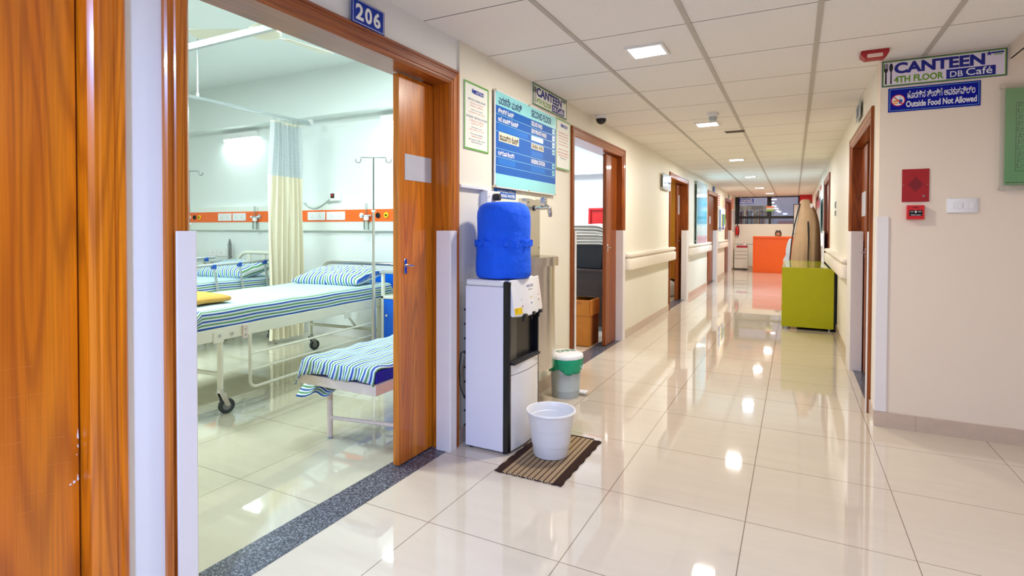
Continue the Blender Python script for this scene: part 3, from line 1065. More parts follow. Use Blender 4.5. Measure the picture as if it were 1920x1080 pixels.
def cutlery(pl, parent, u, v0, h, d, mat, s=1.0):
    m = MB()
    f = lambda a, b, t: pl.p(u + a * s, v0 + b * h, t)
    # fork: handle, shoulder and three tines
    m.prism([(-.008, 0), (.008, 0), (.006, .55), (.016, .66), (.016, 1), (.010, 1), (.010, .76), (.004, .76), (.004, 1), (-.004, 1), (-.004, .76), (-.010, .76), (-.010, 1), (-.016, 1), (-.016, .66), (-.006, .55)], f, d, d + .0008)
    o1 = m.build('fork_symbol', mat, parent)
    m = MB()
    pts = [(.042 + .007, 0), (.042 + .005, .56)]
    for k in range(13):
        a = -PI / 2 + 0.5 + (2 * PI - 1.0) * k / 12
        pts.append((.042 + .016 * math.cos(a), .79 + .21 * math.sin(a)))
    pts += [(.042 - .005, .56), (.042 - .007, 0)]
    m.prism(pts, f, d, d + .0008)
    m.build('spoon_symbol', mat, parent)


def canteen(pl, u0, u1, v0, v1, label, d):
    w, h = u1 - u0, v1 - v0
    t = plate('canteen_sign', pl, u0, u1, v0, v1, label, 'sign', m_pink if pl is FW else m_paper, d, 0.012)
    e = d + 0.012
    ring(pl, t, 'outer_border', m_navy2, u0, u1, v0, v1, 0.004, e)
    ring(pl, t, 'green_border', m_gtext, u0 + .004, u1 - .004, v0 + .004, v1 - .004, 0.006, e)
    cutlery(pl, t, u0 + w * .035, v0 + h * .10, h * .80, e, m_ktext, w * 1.05)
    pl.text('CANTEEN', m_btext, t, u0 + w * .105, u0 + w * .835, v0 + h * .47, v0 + h * .90, e, 0.045)
    pl.text('4TH FLOOR', m_gtext, t, u0 + w * .105, u0 + w * .515, v0 + h * .12, v0 + h * .38, e, 0.038)
    pl.box('cafe_panel', m_btext, t, u0 + w * .535, u0 + w * .915, v0 + h * .08, v0 + h * .43, e, e + .0006)
    for body, a, b in (('DB', .565, .665), ('Café', .69, .89)):
        pl.text(body, m_ltext, t, u0 + w * a, u0 + w * b, v0 + h * .14, v0 + h * (.35 if body == 'DB' else .40), e + .0008, 0.006)
    star(pl, t, u0 + w * .865, v0 + h * .86, h * .10, m_btext, e)
    pl.box('emblem_bar', m_btext, t, u0 + w * .88, u0 + w * .975, v0 + h * .845, v0 + h * .905, e, e + .0006)
    pl.box('emblem_bar', m_gtext, t, u0 + w * .90, u0 + w * .965, v0 + h * .79, v0 + h * .825, e, e + .0006)
    return t


canteen(LW, 3.684, 4.366, 2.206, 2.366, 'canteen direction sign on the left wall above the directory board', 0.0)
canteen(FW, 0.489, 1.106, 2.188, 2.352, 'canteen direction sign at the top of the right-hand lobby wall', 0.0)

t = plate('drinking_water_sign', LW, 3.12, 3.428, 1.480, 1.5425, 'small blue drinking water sign half hidden behind the water bottle', 'sign', m_signl, 0.0)
LW.text('ಕುಡಿಯುವ ನೀರು', m_ltext, t, 3.16, 3.41, 1.516, 1.536, 0.0042, 0.02)
LW.text('DRINKING WATER', m_ltext, t, 3.145, 3.415, 1.486, 1.508, 0.0042, 0.03)

t = thing('switch_box', 'white electrical box with black plug on the wall above the dispenser', 'electrical box', (-1.75, 3.02, 1.20))
bx('box_body', m_white, t, -1.75, -1.697, 2.945, 3.105, 1.10, 1.512, 0.002)
bx('plug', m_crate, t, -1.697, -1.655, 3.008, 3.052, 1.452, 1.496, 0.008)
for u in (2.955, 3.095):
    LW.cyl('screw', m_steel, t, u, 1.475, 0.004, 0.058, 0.060, 8)

# ------------------------------------------------------------------ water dispenser
t = thing('water_dispenser', 'white and black standing water dispenser against the left corridor wall', 'water dispenser', (-1.56, 2.89, 0))
X0, X1, Y0, Y1, ZT = -1.695, -1.445, 2.685, 3.095, 0.982
bx('cabinet', M('glossy white panel', (238, 234, 244), 0.25, var=0.01), t, X0, X1, Y0, Y1, 0.012, 0.945, 0.006)
bx('top_cover', m_white, t, X0 + .002, X1, Y0 + .001, Y1 - .001, 0.946, ZT, 0.010)
m = MB()
pr = [(X1, Y0 + .002), (X1 + .030, Y0 + .004), (X1 + .038, Y0 + .012), (X1 + .038, Y0 + .026), (X1, Y0 + .026)]
m.prism(pr, lambda a, b, z: (a, b, z), 0.014, ZT - .008)
pr2 = [(a, Y0 + Y1 - b) for a, b in pr][::-1]
m.prism(pr2, lambda a, b, z: (a, b, z), 0.014, ZT - .008)
m.box(X1, X1 + .034, Y0 + .026, Y1 - .026, 0.785, ZT - .008)
m.box(X1, X1 + .034, Y0 + .026, Y1 - .026, 0.440, 0.520)
m.box(X1 - .0, X1 + .006, Y0 + .026, Y1 - .026, 0.520, 0.785)
m.build('front_column', m_black, t, 0.002)
# curved lower door
m = MB()
N = 12


def frontx(k):
    s = (k / N - 0.5) * 2
    return X1 + .034 + .020 * (1 - s * s)


rings = []
for k in range(N + 1):
    y = Y0 + .022 + (Y1 - Y0 - .026) * k / N
    xo = frontx(k)
    rings.append([(X1, y, 0.016), (xo, y, 0.016), (xo, y, 0.500 + .004), (X1, y, 0.500 + .004)])
m.loft(rings)
dd = m.build('lower_door', M('glossy white door', (240, 240, 242), 0.18, var=0.01, coat=0.3), t, 0.002)
m = MB()
rings = []
for k in range(N + 1):
    y = Y0 + .023 + (Y1 - Y0 - .028) * k / N
    xo = frontx(k) + .0006
    rings.append([(xo - .002, y, 0.4435), (xo, y, 0.4435), (xo, y, 0.4460), (xo - .002, y, 0.4460)])
m.loft(rings)
m.build('door_seam', m_blackmat, dd)
DP = Plane((X1 + .050, 0, 0), (0, 1, 0), (1, 0, 0))
DP.text('MINI PRO', m_grey, dd, 2.985, 3.058, 0.468, 0.480, -0.006, 0.0)
# tilted control panel
m = MB()
rings = []
for k in range(N + 1):
    f = k / N
    y = Y0 + .020 + (Y1 - Y0 - .028) * f
    s = (f - 0.5) * 2
    b = 0.022 * (1 - s * s)
    rings.append([(X1 + .020, y, 0.982), (X1 + .034 + b, y, 0.985), (X1 + .062 + b, y, 0.785 - .012 * (1 - s * s)), (X1 + .048 + b, y, 0.776 - .012 * (1 - s * s)), (X1 + .020, y, 0.79)])
m.loft(rings)
cp = m.build('control_panel', M('pearl white fascia', (238, 238, 240), 0.22, var=0.01, coat=0.3), t, 0.004)
PP = Plane((X1 + .030 + .030, 0, 0), (0, 1, 0), (1, 0, 0))


def pan_d(v, u):
    s = ((u - (Y0 + .02)) / (Y1 - Y0 - .028) - 0.5) * 2
    return (X1 + .034 + .022 * (1 - s * s) + .028 * (0.985 - v) / 0.2) - PP.o.x + 0.0008


def ptext(body, mat, u0, u1, v0, v1, nm='lettering'):
    PP.text(body, mat, cp, u0, u1, v0, v1, pan_d((v0 + v1) / 2, (u0 + u1) / 2), 0.012, nm)


ptext('VOLTAS', m_btext, 2.855, 2.945, 0.932, 0.948)
ptext('MINI MAGIC', m_ktext, 2.875, 2.93, 0.916, 0.922)
for u, v, mt in ((2.79, 0.832, m_red2), (2.90, 0.840, m_signl), (3.02, 0.846, m_ktext)):
    PP.cyl('indicator', mt, cp, u, v, 0.0045, pan_d(v, u) - .001, pan_d(v, u) + .0008, 10)
    ptext('⬤', m_ktext, u - .002, u + .002, v + .026, v + .030, 'lamp_dot')
ptext('HOT', m_ktext, 2.775, 2.80, 0.868, 0.872)
ptext('NORMAL', m_yel, 2.88, 2.92, 0.872, 0.878)
ptext('COLD', m_ktext, 3.005, 3.03, 0.876, 0.880)
v = 0.800
m = MB()
m.loft([[PP.p(2.712 + .070 * k / 6, vv, pan_d(vv, 2.712 + .070 * k / 6) + dd_) for vv, dd_ in ((0.790, -.0016), (0.790, 0.0), (0.826, 0.0), (0.826, -.0016))] for k in range(7)])
m.build('warning_sticker', m_yel, cp)
ptext('WARNING', m_ktext, 2.718, 2.760, 0.817, 0.822)
ptext('HOT WATER', m_ktext, 2.718, 2.756, 0.805, 0.810)
ptext('⚠', m_ktext, 2.762, 2.778, 0.800, 0.818)
for u, mt, nm in ((2.80, 'hot', 1), (2.91, 'normal', 2), (3.01, 'cold', 3)):
    tp = bx('tap', m_black, t, X1 + .030, X1 + .092, u - .016, u + .016, 0.768, 0.788, 0.004)
    MB().cyl((X1 + .070, u, 0.768), (X1 + .070, u, 0.742), 0.007, 10).build('spout', m_blackmat, tp)
bx('drip_tray', m_blackmat, t, X1 + .004, X1 + .058, Y0 + .03, Y1 - .03, 0.504, 0.518, 0.002)
bx('recess_back', M('dark grey recess', (92, 92, 86), 0.25), t, X1 + .006, X1 + .009, Y0 + .026, Y0 + .15, 0.52, 0.785)
m = MB()
for k in range(9):
    z = 0.12 + k * 0.085
    m.tube([(X0 - .008, Y0 + .02, z), (X0 - .016, Y0 + .02, z), (X0 - .016, Y1 - .02, z + .02), (X0 - .008, Y1 - .02, z + .02)], 0.006, 8)
m.build('condenser_coil', m_black, t)
m = MB()
m.tube([(X0 - .004, Y0 + .012, .56), (X0 - .022, Y0 - .01, .55), (X0 - .030, Y0 - .014, .46), (X0 - .026, Y0 - .012, .36), (X0 - .010, Y0 + .004, .29), (X0, Y0 + .02, .27)], 0.0045, 8)
m.build('power_cable', m_black, t)
for (x, y) in ((X0 + .03, Y0 + .03), (X1 - .0, Y0 + .03), (X0 + .03, Y1 - .03), (X1, Y1 - .03)):
    MB().cyl((x, y, 0), (x, y, 0.014), 0.016, 10).build('foot', m_black, t)

# bottle under its cloth cover
BX, BY = -1.530, 2.850
t = thing('water_bottle', 'water bottle in a bright blue cloth cover on the dispenser', 'water bottle', (BX, BY, ZT))


def wob(amp, seed):
    def f(p, a, r, z):
        q = amp * (math.sin(5 * a + seed + z * 9) + 0.6 * math.sin(11 * a + z * 23 + seed * 2) + 0.5 * math.sin(3 * a - z * 40))
        d = Vector((p.x - BX, p.y - BY, 0))
        if r > 1e-3:
            d = d.normalized() * q
        return p + d
    return f


prof = [(0.0, 0.006), (0.120, 0.004), (0.150, 0.006), (0.160, 0.016), (0.164, 0.045), (0.163, 0.10), (0.161, 0.15), (0.163, 0.19), (0.161, 0.205)]
MB().lathe(prof, (BX, BY, ZT), 64, fn=wob(0.0016, 1.3)).build('lower_cover', m_cloth, t, ang=80)
prof = [(0.161, 0.200), (0.158, 0.215), (0.157, 0.25), (0.158, 0.31), (0.158, 0.36), (0.155, 0.39), (0.146, 0.415), (0.128, 0.435), (0.10, 0.446), (0.05, 0.450), (0.0, 0.451)]
MB().lathe(prof, (BX, BY, ZT), 64, fn=wob(0.0012, 4.0)).build('upper_cover', m_cloth, t, ang=80)


def ruff(p, a, r, z):
    q = 0.006 * math.sin(17 * a) + 0.004 * math.sin(29 * a + 1) + 0.004 * math.sin(7 * a + 2)
    d = Vector((p.x - BX, p.y - BY, 0)).normalized()
    return p + d * q * (1 if r > 0.163 else 0.2) + Vector((0, 0, 0.006 * math.sin(13 * a + 0.5)))


MB().lathe([(0.160, 0.205), (0.165, 0.215), (0.167, 0.222), (0.166, 0.214), (0.165, 0.200), (0.167, 0.192), (0.162, 0.198)], (BX, BY, ZT), 96, fn=ruff).build('ruffled_seam', m_cloth, t, ang=80)

# ------------------------------------------------------------------ steel drinking fountain
t = thing('drinking_fountain', 'stainless steel wall-mounted drinking basin with a tap', 'drinking fountain', (-1.75, 3.6, 0.27))
bx('tap_column', m_steel, t, -1.75, -1.683, 3.48, 3.705, 1.06, 1.492, 0.003)
for (y, z) in ((3.505, 1.135), (3.68, 1.135), (3.505, 1.465)):
    m = MB()
    m.cyl((-1.683, y, z), (-1.681, y, z), 0.005, 8)
    m.build('screw', m_blackmat, t)
tp = bpy.data.objects.new('tap', None)
C.objects.link(tp)
tp.parent = t
m = MB()
m.tube([(-1.683, 3.60, 1.425), (-1.640, 3.60, 1.425), (-1.600, 3.60, 1.425)], 0.014, 12)
m.tube([(-1.605, 3.60, 1.428), (-1.580, 3.60, 1.432), (-1.562, 3.60, 1.420), (-1.556, 3.60, 1.385), (-1.556, 3.60, 1.360)], [0.016, 0.018, 0.016, 0.015, 0.013], 12)
m.build('tap_body', m_chrome, tp)
bx('lever', m_chrome, tp, -1.628, -1.584, 3.580, 3.620, 1.437, 1.500, 0.006)
m = MB()
m.cyl((-1.683, 3.60, 1.425), (-1.676, 3.60, 1.425), 0.02, 14)
m.build('flange', m_blackmat, tp)
YC, RB = 3.60, 0.240
H_ = PI / 2


def dlathe(prof, r_add=0.0):
    m = MB()
    m.lathe(prof, (-1.75, YC, 0), 40, -H_, H_)
    return m


dlathe([(0.0, 1.012), (RB - .012, 1.012), (RB, 1.012), (RB, 1.072), (RB - .006, 1.076), (RB - .012, 1.072), (RB - .014, 1.03), (0.0, 1.022)]).build('basin_rim', m_steel, t)
dlathe([(RB - .028, 1.012), (RB - .028, 0.90), (RB - .022, 0.30), (RB - .026, 0.275), (RB - .05, 0.27), (0.0, 0.268)]).build('shroud', m_steel, t)
m = MB()
m.tube([(-1.70, 3.44, 0.30), (-1.70, 3.44, 0.12), (-1.72, 3.44, 0.07), (-1.75, 3.44, 0.06)], 0.014, 10)
m.build('drain_pipe', m_white, t)

# ------------------------------------------------------------------ pedal bin
PX_, PY_ = -1.545, 3.885
t = thing('pedal_bin', 'grey bucket bin with white lid and green bag beside the steel basin', 'bin', (PX_, PY_, 0))
MB().lathe([(0.0, 0.0), (0.102, 0.0), (0.104, 0.004), (0.106, 0.05), (0.108, 0.052), (0.108, 0.058), (0.107, 0.06), (0.120, 0.27), (0.122, 0.275)], (PX_, PY_, 0), 40).build('bucket', m_grey, t)


def bagw(p, a, r, z):
    dz = 0.016 * math.sin(3 * a + 0.7) + 0.008 * math.sin(7 * a)
    q = 0.004 * math.sin(19 * a + z * 90) + 0.003 * math.sin(31 * a - z * 140)
    k = max(0.0, min(1.0, (0.31 - z) / 0.09))
    d = Vector((p.x - PX_, p.y - PY_, 0)).normalized() * q
    return p + d + Vector((0, 0, dz * k))


MB().lathe([(0.122, 0.200), (0.126, 0.215), (0.129, 0.25), (0.131, 0.285), (0.129, 0.31)], (PX_, PY_, 0), 90, fn=bagw).build('bin_liner', m_bag, t, ang=60, solid=0.0015)
ld = MB().lathe([(0.130, 0.296), (0.134, 0.300), (0.134, 0.316), (0.128, 0.326), (0.105, 0.336), (0.06, 0.342), (0.0, 0.344)], (PX_, PY_, 0), 48).build('lid', m_white, t)
me = glyphs('REG', 0.02)
xs = [v.co.x for v in me.vertices]
for v in me.vertices:
    q = (v.co.x - min(xs)) / (max(xs) - min(xs)) - 0.5
    # lettering lies flat on the lid, read from the corridor side
    a = math.radians(52)
    lx, ly = -q * 0.15, -(v.co.y - 0.36) * 0.08
    v.co = Vector((lx * math.cos(a) - ly * math.sin(a) + 0.0, lx * math.sin(a) + ly * math.cos(a), 0.3455 - 0.12 * (lx * lx + ly * ly) * 6 + v.co.z * 0.003))
me.materials.clear()
me.materials.append(M('green lid lettering', (20, 130, 80), 0.5))
o = bpy.data.objects.new('lettering', me)
C.objects.link(o)
o.parent = ld
m = MB()
m.tube([(PX_ + .118, PY_ - .02, .26), (PX_ + .135, PY_ - .02, .235), (PX_ + .138, PY_ + .02, .22), (PX_ + .12, PY_ + .04, .245)], 0.003, 6)
m.build('carry_handle', m_white, t)
bx('pedal', m_white, t, PX_ + .085, PX_ + .150, PY_ + .035, PY_ + .095, 0.022, 0.034, 0.004)

# ------------------------------------------------------------------ white basket and mat
KX, KY = -1.205, 2.812
t = thing('waste_basket', 'open white plastic waste basket standing on the brown mat', 'waste basket', (KX, KY, 0.0105))
MB().lathe([(0.0, 0.012), (0.090, 0.012), (0.092, 0.0), (0.096, 0.0), (0.098, 0.004), (0.105, 0.064), (0.1085, 0.065), (0.1090, 0.069), (0.116, 0.150), (0.1195, 0.151), (0.1200, 0.155),
            (0.131, 0.232), (0.133, 0.236), (0.139, 0.238), (0.141, 0.244), (0.138, 0.250), (0.131, 0.250), (0.128, 0.246), (0.122, 0.205), (0.119, 0.203), (0.094, 0.016), (0.0, 0.014)],
           (KX, KY, 0.0105), 56).build('tub', m_white, t)
mt = thing('door_mat', 'brown and beige woven doormat in front of the dispenser', 'doormat', (-1.197, 2.800, 0))
m = MB()
m.grid(38, 60, lambda u, v: ((u - .5) * .375 + 0.003 * math.sin(v * 40) * (abs(u - .5) > .49), (v - .5) * .635 + 0.003 * math.sin(u * 55) * (abs(v - .5) > .49), 0.005 + 0.001 * math.sin(u * 80)))
m.build('woven_field', woven_mat('woven mat'), mt, local=True, solid=0.005)
m = MB()
for k in range(22):
    x = -.140 + k * .0127
    m.tube([(x, .3175, .006), (x + .004, .3245, .009), (x + .009, .327, .008), (x + .0127, .3185, .006)], 0.004, 6)
m.build('fringe', M('brown fringe', (70, 52, 40), 0.9), mt, local=True)

# ------------------------------------------------------------------ right-hand lobby wall
t = plate('food_rule_sign', FW, 0.526, 0.988, 2.026, 2.177, 'deep blue sign reading Outside Food Not Allowed', 'sign', m_signd, 0.0)
ring(FW, t, 'border_line', m_cyan, 0.534, 0.980, 2.034, 2.169, 0.0016, 0.0042)
FW.text('ಹೊರಗಿನ ತಿಂಡಿಗೆ ಅವಕಾಶವಿಲ್ಲ', m_ltext, t, 0.625, 0.962, 2.104, 2.152, 0.0044, 0.012)
FW.text('Outside Food Not Allowed', m_ltext, t, 0.620, 0.970, 2.050, 2.090, 0.0044, 0.032)
m = MB()
cu, cv, r1, r2 = 0.578, 2.098, 0.037, 0.033
m.prism([(cu + r2 * math.cos(2 * PI * k / 28), cv + r2 * math.sin(2 * PI * k / 28)) for k in range(28)], lambda a, b, t_: FW.p(a, b, t_), 0.004, 0.0046)
m.build('symbol_disc', m_ltext, t)
m = MB()
m.lathe([(r2 - .001, 0.0040), (r2 - .001, 0.0052), (r1, 0.0052), (r1, 0.0040)], (0, 0, 0), 32, fn=lambda p, a, r, z: FW.p(cu + p.x, cv + p.y, p.z))
q = 0.026
m.prism([(cu - q - .002, cv + q - .002), (cu - q + .002, cv + q + .002), (cu + q + .002, cv - q + .002), (cu + q - .002, cv - q - .002)], lambda a, b, t_: FW.p(a, b, t_), 0.0047, 0.0056)
m.build('prohibition_ring', m_red2, t)
FW.box('burger_bun', M('bun orange', (232, 150, 40), 0.5), t, cu - .025, cu - .001, cv - .010, cv + .002, 0.0046, 0.0049)
FW.box('burger_bun', M('bun orange top', (232, 150, 40), 0.5), t, cu - .025, cu - .001, cv - .022, cv - .014, 0.0046, 0.0049)
m = MB()
m.prism([(cu + .004, cv - .022), (cu + .020, cv - .022), (cu + .024, cv + .004), (cu + .001, cv + .004)], lambda a, b, t_: FW.p(a, b, t_), 0.0046, 0.0049)
m.prism([(cu + .012, cv + .006), (cu + .015, cv + .006), (cu + .011, cv + .020), (cu + .008, cv + .018)], lambda a, b, t_: FW.p(a, b, t_), 0.0046, 0.0049)
m.build('drink_cup', m_signl, t)

t = plate('alarm_speaker_panel', FW, 0.605, 0.745, 1.452, 1.658, 'square red metal speaker panel on the lobby wall', 'alarm panel', m_red, 0.0, 0.006)
m = MB()
for k in range(11):
    u = 0.640 + k * 0.0070
    h = 0.048 * (1 - abs(k - 5) / 5.6)
    m.prism([(u - .0016, 1.560 - h), (u + .0016, 1.560 - h), (u + .0016, 1.560 + h), (u - .0016, 1.560 + h)], lambda a, b, d: FW.p(a, b, d), 0.0058, 0.0064)
m.build('speaker_slots', M('dark red slots', (60, 4, 8), 0.6), t)
for u in (0.612, 0.736):
    FW.cyl('screw', m_steel, t, u, 1.558, 0.0025, 0.005, 0.0075, 8)
m = MB()
m.cyl(FW.p(0.716, 1.487, 0.006), FW.p(0.716, 1.487, 0.013), 0.006, 12)
m.build('key_lock', m_chrome, t)

t = plate('fire_call_point', FW, 0.629, 0.718, 1.341, 1.429, 'small red fire call point under the red speaker panel', 'fire call point', m_red2, 0.0, 0.035)
FW.box('glass_window', m_black, t, 0.640, 0.707, 1.362, 1.398, 0.035, 0.0358)
FW.text('FIRE', m_ktext, t, 0.658, 0.690, 1.410, 1.419, 0.0353, 0.02)
FW.text('PUSH', m_ltext, t, 0.645, 0.662, 1.386, 1.391, 0.0362, 0.01)
FW.text('HERE', m_ltext, t, 0.685, 0.702, 1.386, 1.391, 0.0362, 0.01)
FW.text('BREAK GLASS', m_ltext, t, 0.650, 0.698, 1.365, 1.371, 0.0362, 0.01)
m = MB()
m.prism([(0.6735, 1.379), (0.6795, 1.3875), (0.6735, 1.396), (0.6675, 1.3875)], lambda a, b, d: FW.p(a, b, d), 0.0358, 0.0364)
m.build('push_mark', m_ltext, t)

t = thing('switch_plate', 'white rocker switch plate on the lobby wall right of the call point', 'light switch', FW.p(0.909, 1.379, 0))
m = MB()
m.loft([[FW.p(0.909 + sx * w, 1.424 + sy * h, d) for sx, sy in ((-1, -1), (1, -1), (1, 1), (-1, 1))] for w, h, d in ((0.078, 0.046, 0), (0.078, 0.046, 0.004), (0.066, 0.042, 0.012))])
m.build('cover_plate', m_white, t, 0.002)
for a, b, dd_ in ((0.861, 0.884, .0135), (0.885, 0.908, .0165), (0.917, 0.939, .0135), (0.940, 0.963, .0135)):
    FW.box('rocker', m_white, t, a, b, 1.407, 1.441, 0.011, dd_, 0.0015)

t = thing('evacuation_plan', 'green emergency exit plan behind clear acrylic at the right edge', 'evacuation plan', FW.p(1.5, 1.508, 0))
FW.box('acrylic_cover', m_clear, t, 1.074, 1.95, 1.508, 2.136, 0.022, 0.026)
sh = FW.box('plan_sheet', m_mint, t, 1.100, 1.92, 1.542, 2.108, 0.014, 0.020)
for u in (1.083, 1.94):
    for v in (1.520, 2.118):
        FW.cyl('stud', m_steel, t, u, v, 0.009, 0.0, 0.034, 14)
FW.text('EMERGENCY EXIT PLAN - SECOND FLOOR', M('maroon lettering', (96, 40, 20), 0.5), sh, 1.106, 1.60, 1.551, 1.558, 0.0202, 0.02)
m = MB()
ln = lambda a, b, c, d: m.prism([(a, b), (c, b), (c, d), (a, d)], lambda p, q, r: FW.p(p, q, r), 0.0201, 0.0206)
ln(1.148, 1.62, 1.1495, 2.02)
for k in range(11):
    v = 1.64 + k * 0.036
    ln(1.154, v, 1.176, v + .0016)
    ln(1.156 + .004 * (k % 3), v, 1.158 + .004 * (k % 3), v + .026)
    ln(1.170, v + .012, 1.30, v + .0136)
    ln(1.20 + .03 * (k % 2), v, 1.2016 + .03 * (k % 2), v + .030)
ln(1.148, 1.62, 1.60, 1.6216)
ln(1.148, 2.02, 1.60, 2.0216)
m.build('plan_drawing', m_ktext, sh)

# right corridor wall: number plate and lettering strip
t = plate('room_number_sign', RW, -5.56, -5.21, 2.19, 2.33, 'small room number plate above the nearest right-hand door', 'sign', m_grey, 0.016)
RW.text('207', m_navy2, t, -5.49, -5.28, 2.215, 2.305, 0.0205, 0.03)
t = plate('door_strip_sign', RW, -8.55, -8.14, 1.44, 1.67, 'small pale sign with dark lettering between the right-hand doors', 'sign', m_paper, 0.0)
RW.text('NO ENTRY', m_ktext, t, -8.50, -8.19, 1.56, 1.65, 0.0045, 0.03)
RW.text('STAFF ONLY', m_ktext, t, -8.50, -8.19, 1.46, 1.53, 0.0045, 0.03)
# ================================================================== ward
def rot(loc, rz):
    return Matrix.Translation(loc) @ Matrix.Rotation(rz, 4, 'Z')


BW, BL = 0.97, 2.30


def caster(parent, x, y, z_top):
    leg = MB().tube([(x, y, z_top), (x, y, 0.17)], 0.019, 12).build('leg', m_frame, parent, local=True)
    m = MB()
    m.cyl((x, y, 0.175), (x, y, 0.150), 0.024, 14)
    for s in (-1, 1):
        m.prism([(-.018, .150), (.022, .150), (.052, .058), (.040, .048), (.022, .056)], lambda a, b, t: (x + a * 0.35 + t, y + a * 0.94, b), s * 0.017, s * 0.020)
    m.build('caster_fork', m_chrome, leg, local=True)
    cx, cy, cz = x + 0.014, y + 0.036, 0.0525
    ax = Vector((0.94, -0.35, 0)).normalized()
    m = MB()
    m.lathe([(0.028, -.014), (0.048, -.014), (0.0525, -.009), (0.0525, .009), (0.048, .014), (0.028, .014)], (0, 0, 0), 28)
    m.xf(Matrix.Translation((cx, cy, cz)) @ Vector((0, 0, 1)).rotation_difference(ax).to_matrix().to_4x4())
    m.build('tyre', m_tyre, leg, local=True)
    m = MB()
    m.lathe([(0.0, -.012), (0.033, -.012), (0.036, -.008), (0.036, .008), (0.033, .012), (0.0, .012)], (0, 0, 0), 24)
    m.xf(Matrix.Translation((cx, cy, cz)) @ Vector((0, 0, 1)).rotation_difference(ax).to_matrix().to_4x4())
    m.build('wheel_hub', m_hub, leg, local=True)
    return leg


def arch(y, x0, x1, z0, z1, r):
    pts = [(x0, y, z0)]
    for k in range(7):
        a = PI - PI / 2 * k / 6
        pts.append((x0 + r + r * math.cos(a), y, z1 - r + r * math.sin(a)))
    for k in range(7):
        a = PI / 2 - PI / 2 * k / 6
        pts.append((x1 - r + r * math.cos(a), y, z1 - r + r * math.sin(a)))
    pts.append((x1, y, z0))
    return pts


def panel(y0, y1, x0, x1, z0, z1, r, mat, name, parent):
    p = [(x0, z0), (x1, z0)]
    for k in range(7):
        a = PI / 2 * k / 6
        p.append((x1 - r + r * math.cos(a), z1 - r + r * math.sin(a)))
    for k in range(7):
        a = PI / 2 + PI / 2 * k / 6
        p.append((x0 + r + r * math.cos(a), z1 - r + r * math.sin(a)))
    return MB().prism(p, lambda a, b, t: (a, t, b), y0, y1).build(name, mat, parent, local=True)


def mattress(parent, x0, x1, y0, y1, z0, z1, name='mattress', pale_edge=0.035, mat=None):
    """rounded slab wrapped in striped linen; stripes run along y"""
    m = MB()
    r = 0.028
    w = x1 - x0
    h = z1 - z0
    # cross-section path from the lower right edge, up, over the top, down the left edge
    path = []
    s = 0.0

    def add(x, z, pale):
        nonlocal s
        if path:
            s += math.hypot(x - path[-1][0], z - path[-1][1])
        path.append((x, z, s, pale))
    for k in range(5):
        add(x1, z0 + (h - r) * k / 4, 0.0)
    for k in range(1, 6):
        a = PI / 2 * k / 5
        add(x1 - r + r * math.cos(a), z1 - r + r * math.sin(a), 0.0)
    add(x1 - r - 0.012, z1 + 0.001, 0.0)
    add(x1 - r - 0.014, z1 + 0.001, 1.0)
    for k in range(1, 24):
        add(x1 - r - 0.014 - (w - 2 * r - 0.028) * k / 24, z1 + 0.002, 1.0)
    add(x0 + r + 0.014, z1 + 0.001, 1.0)
    add(x0 + r + 0.012, z1 + 0.001, 0.0)
    for k in range(1, 6):
        a = PI / 2 + PI / 2 * k / 5
        add(x0 + r + r * math.cos(a), z1 - r + r * math.sin(a), 0.0)
    for k in range(1, 5):
        add(x0, z1 - r - (h - r) * k / 4, 0.0)
    n = len(path) - 1
    NY = 44
    su, pl_ = m.attr('su'), m.attr('pale')
    rows = []
    for j in range(NY + 1):
        f = j / NY
        # rounded ends: shrink the section near both ends
        y = y0 + (y1 - y0) * f
        e = min(f, 1 - f) * (y1 - y0)
        k = 1.0 if e > r else math.sqrt(max(0.0, 1 - (1 - e / r) ** 2)) * 0.5 + 0.5
        row = []
        for x, z, s_, pa in path:
            zz = z0 + (z - z0) * k
            xx = (x0 + x1) / 2 + (x - (x0 + x1) / 2) * (1 - 0.025 * (1 - k))
            wv = 0.0025 * math.sin(9 * y + 3 * x) * (pa) + 0.002 * math.sin(14 * y + 20 * z)
            v = m.bm.verts.new((xx, y, zz + wv))
            v[su] = s_ + 0.0015 * math.sin(7 * y)
            v[pl_] = pa
            row.append(v)
        rows.append(row)
    for j in range(NY):
        for i in range(n):
            m.bm.faces.new((rows[j][i], rows[j][i + 1], rows[j + 1][i + 1], rows[j + 1][i]))
    for row in (rows[0], rows[-1]):
        m.bm.faces.new(row)
    return m.build(name, mat or m_stripe, parent, local=True, ang=60)


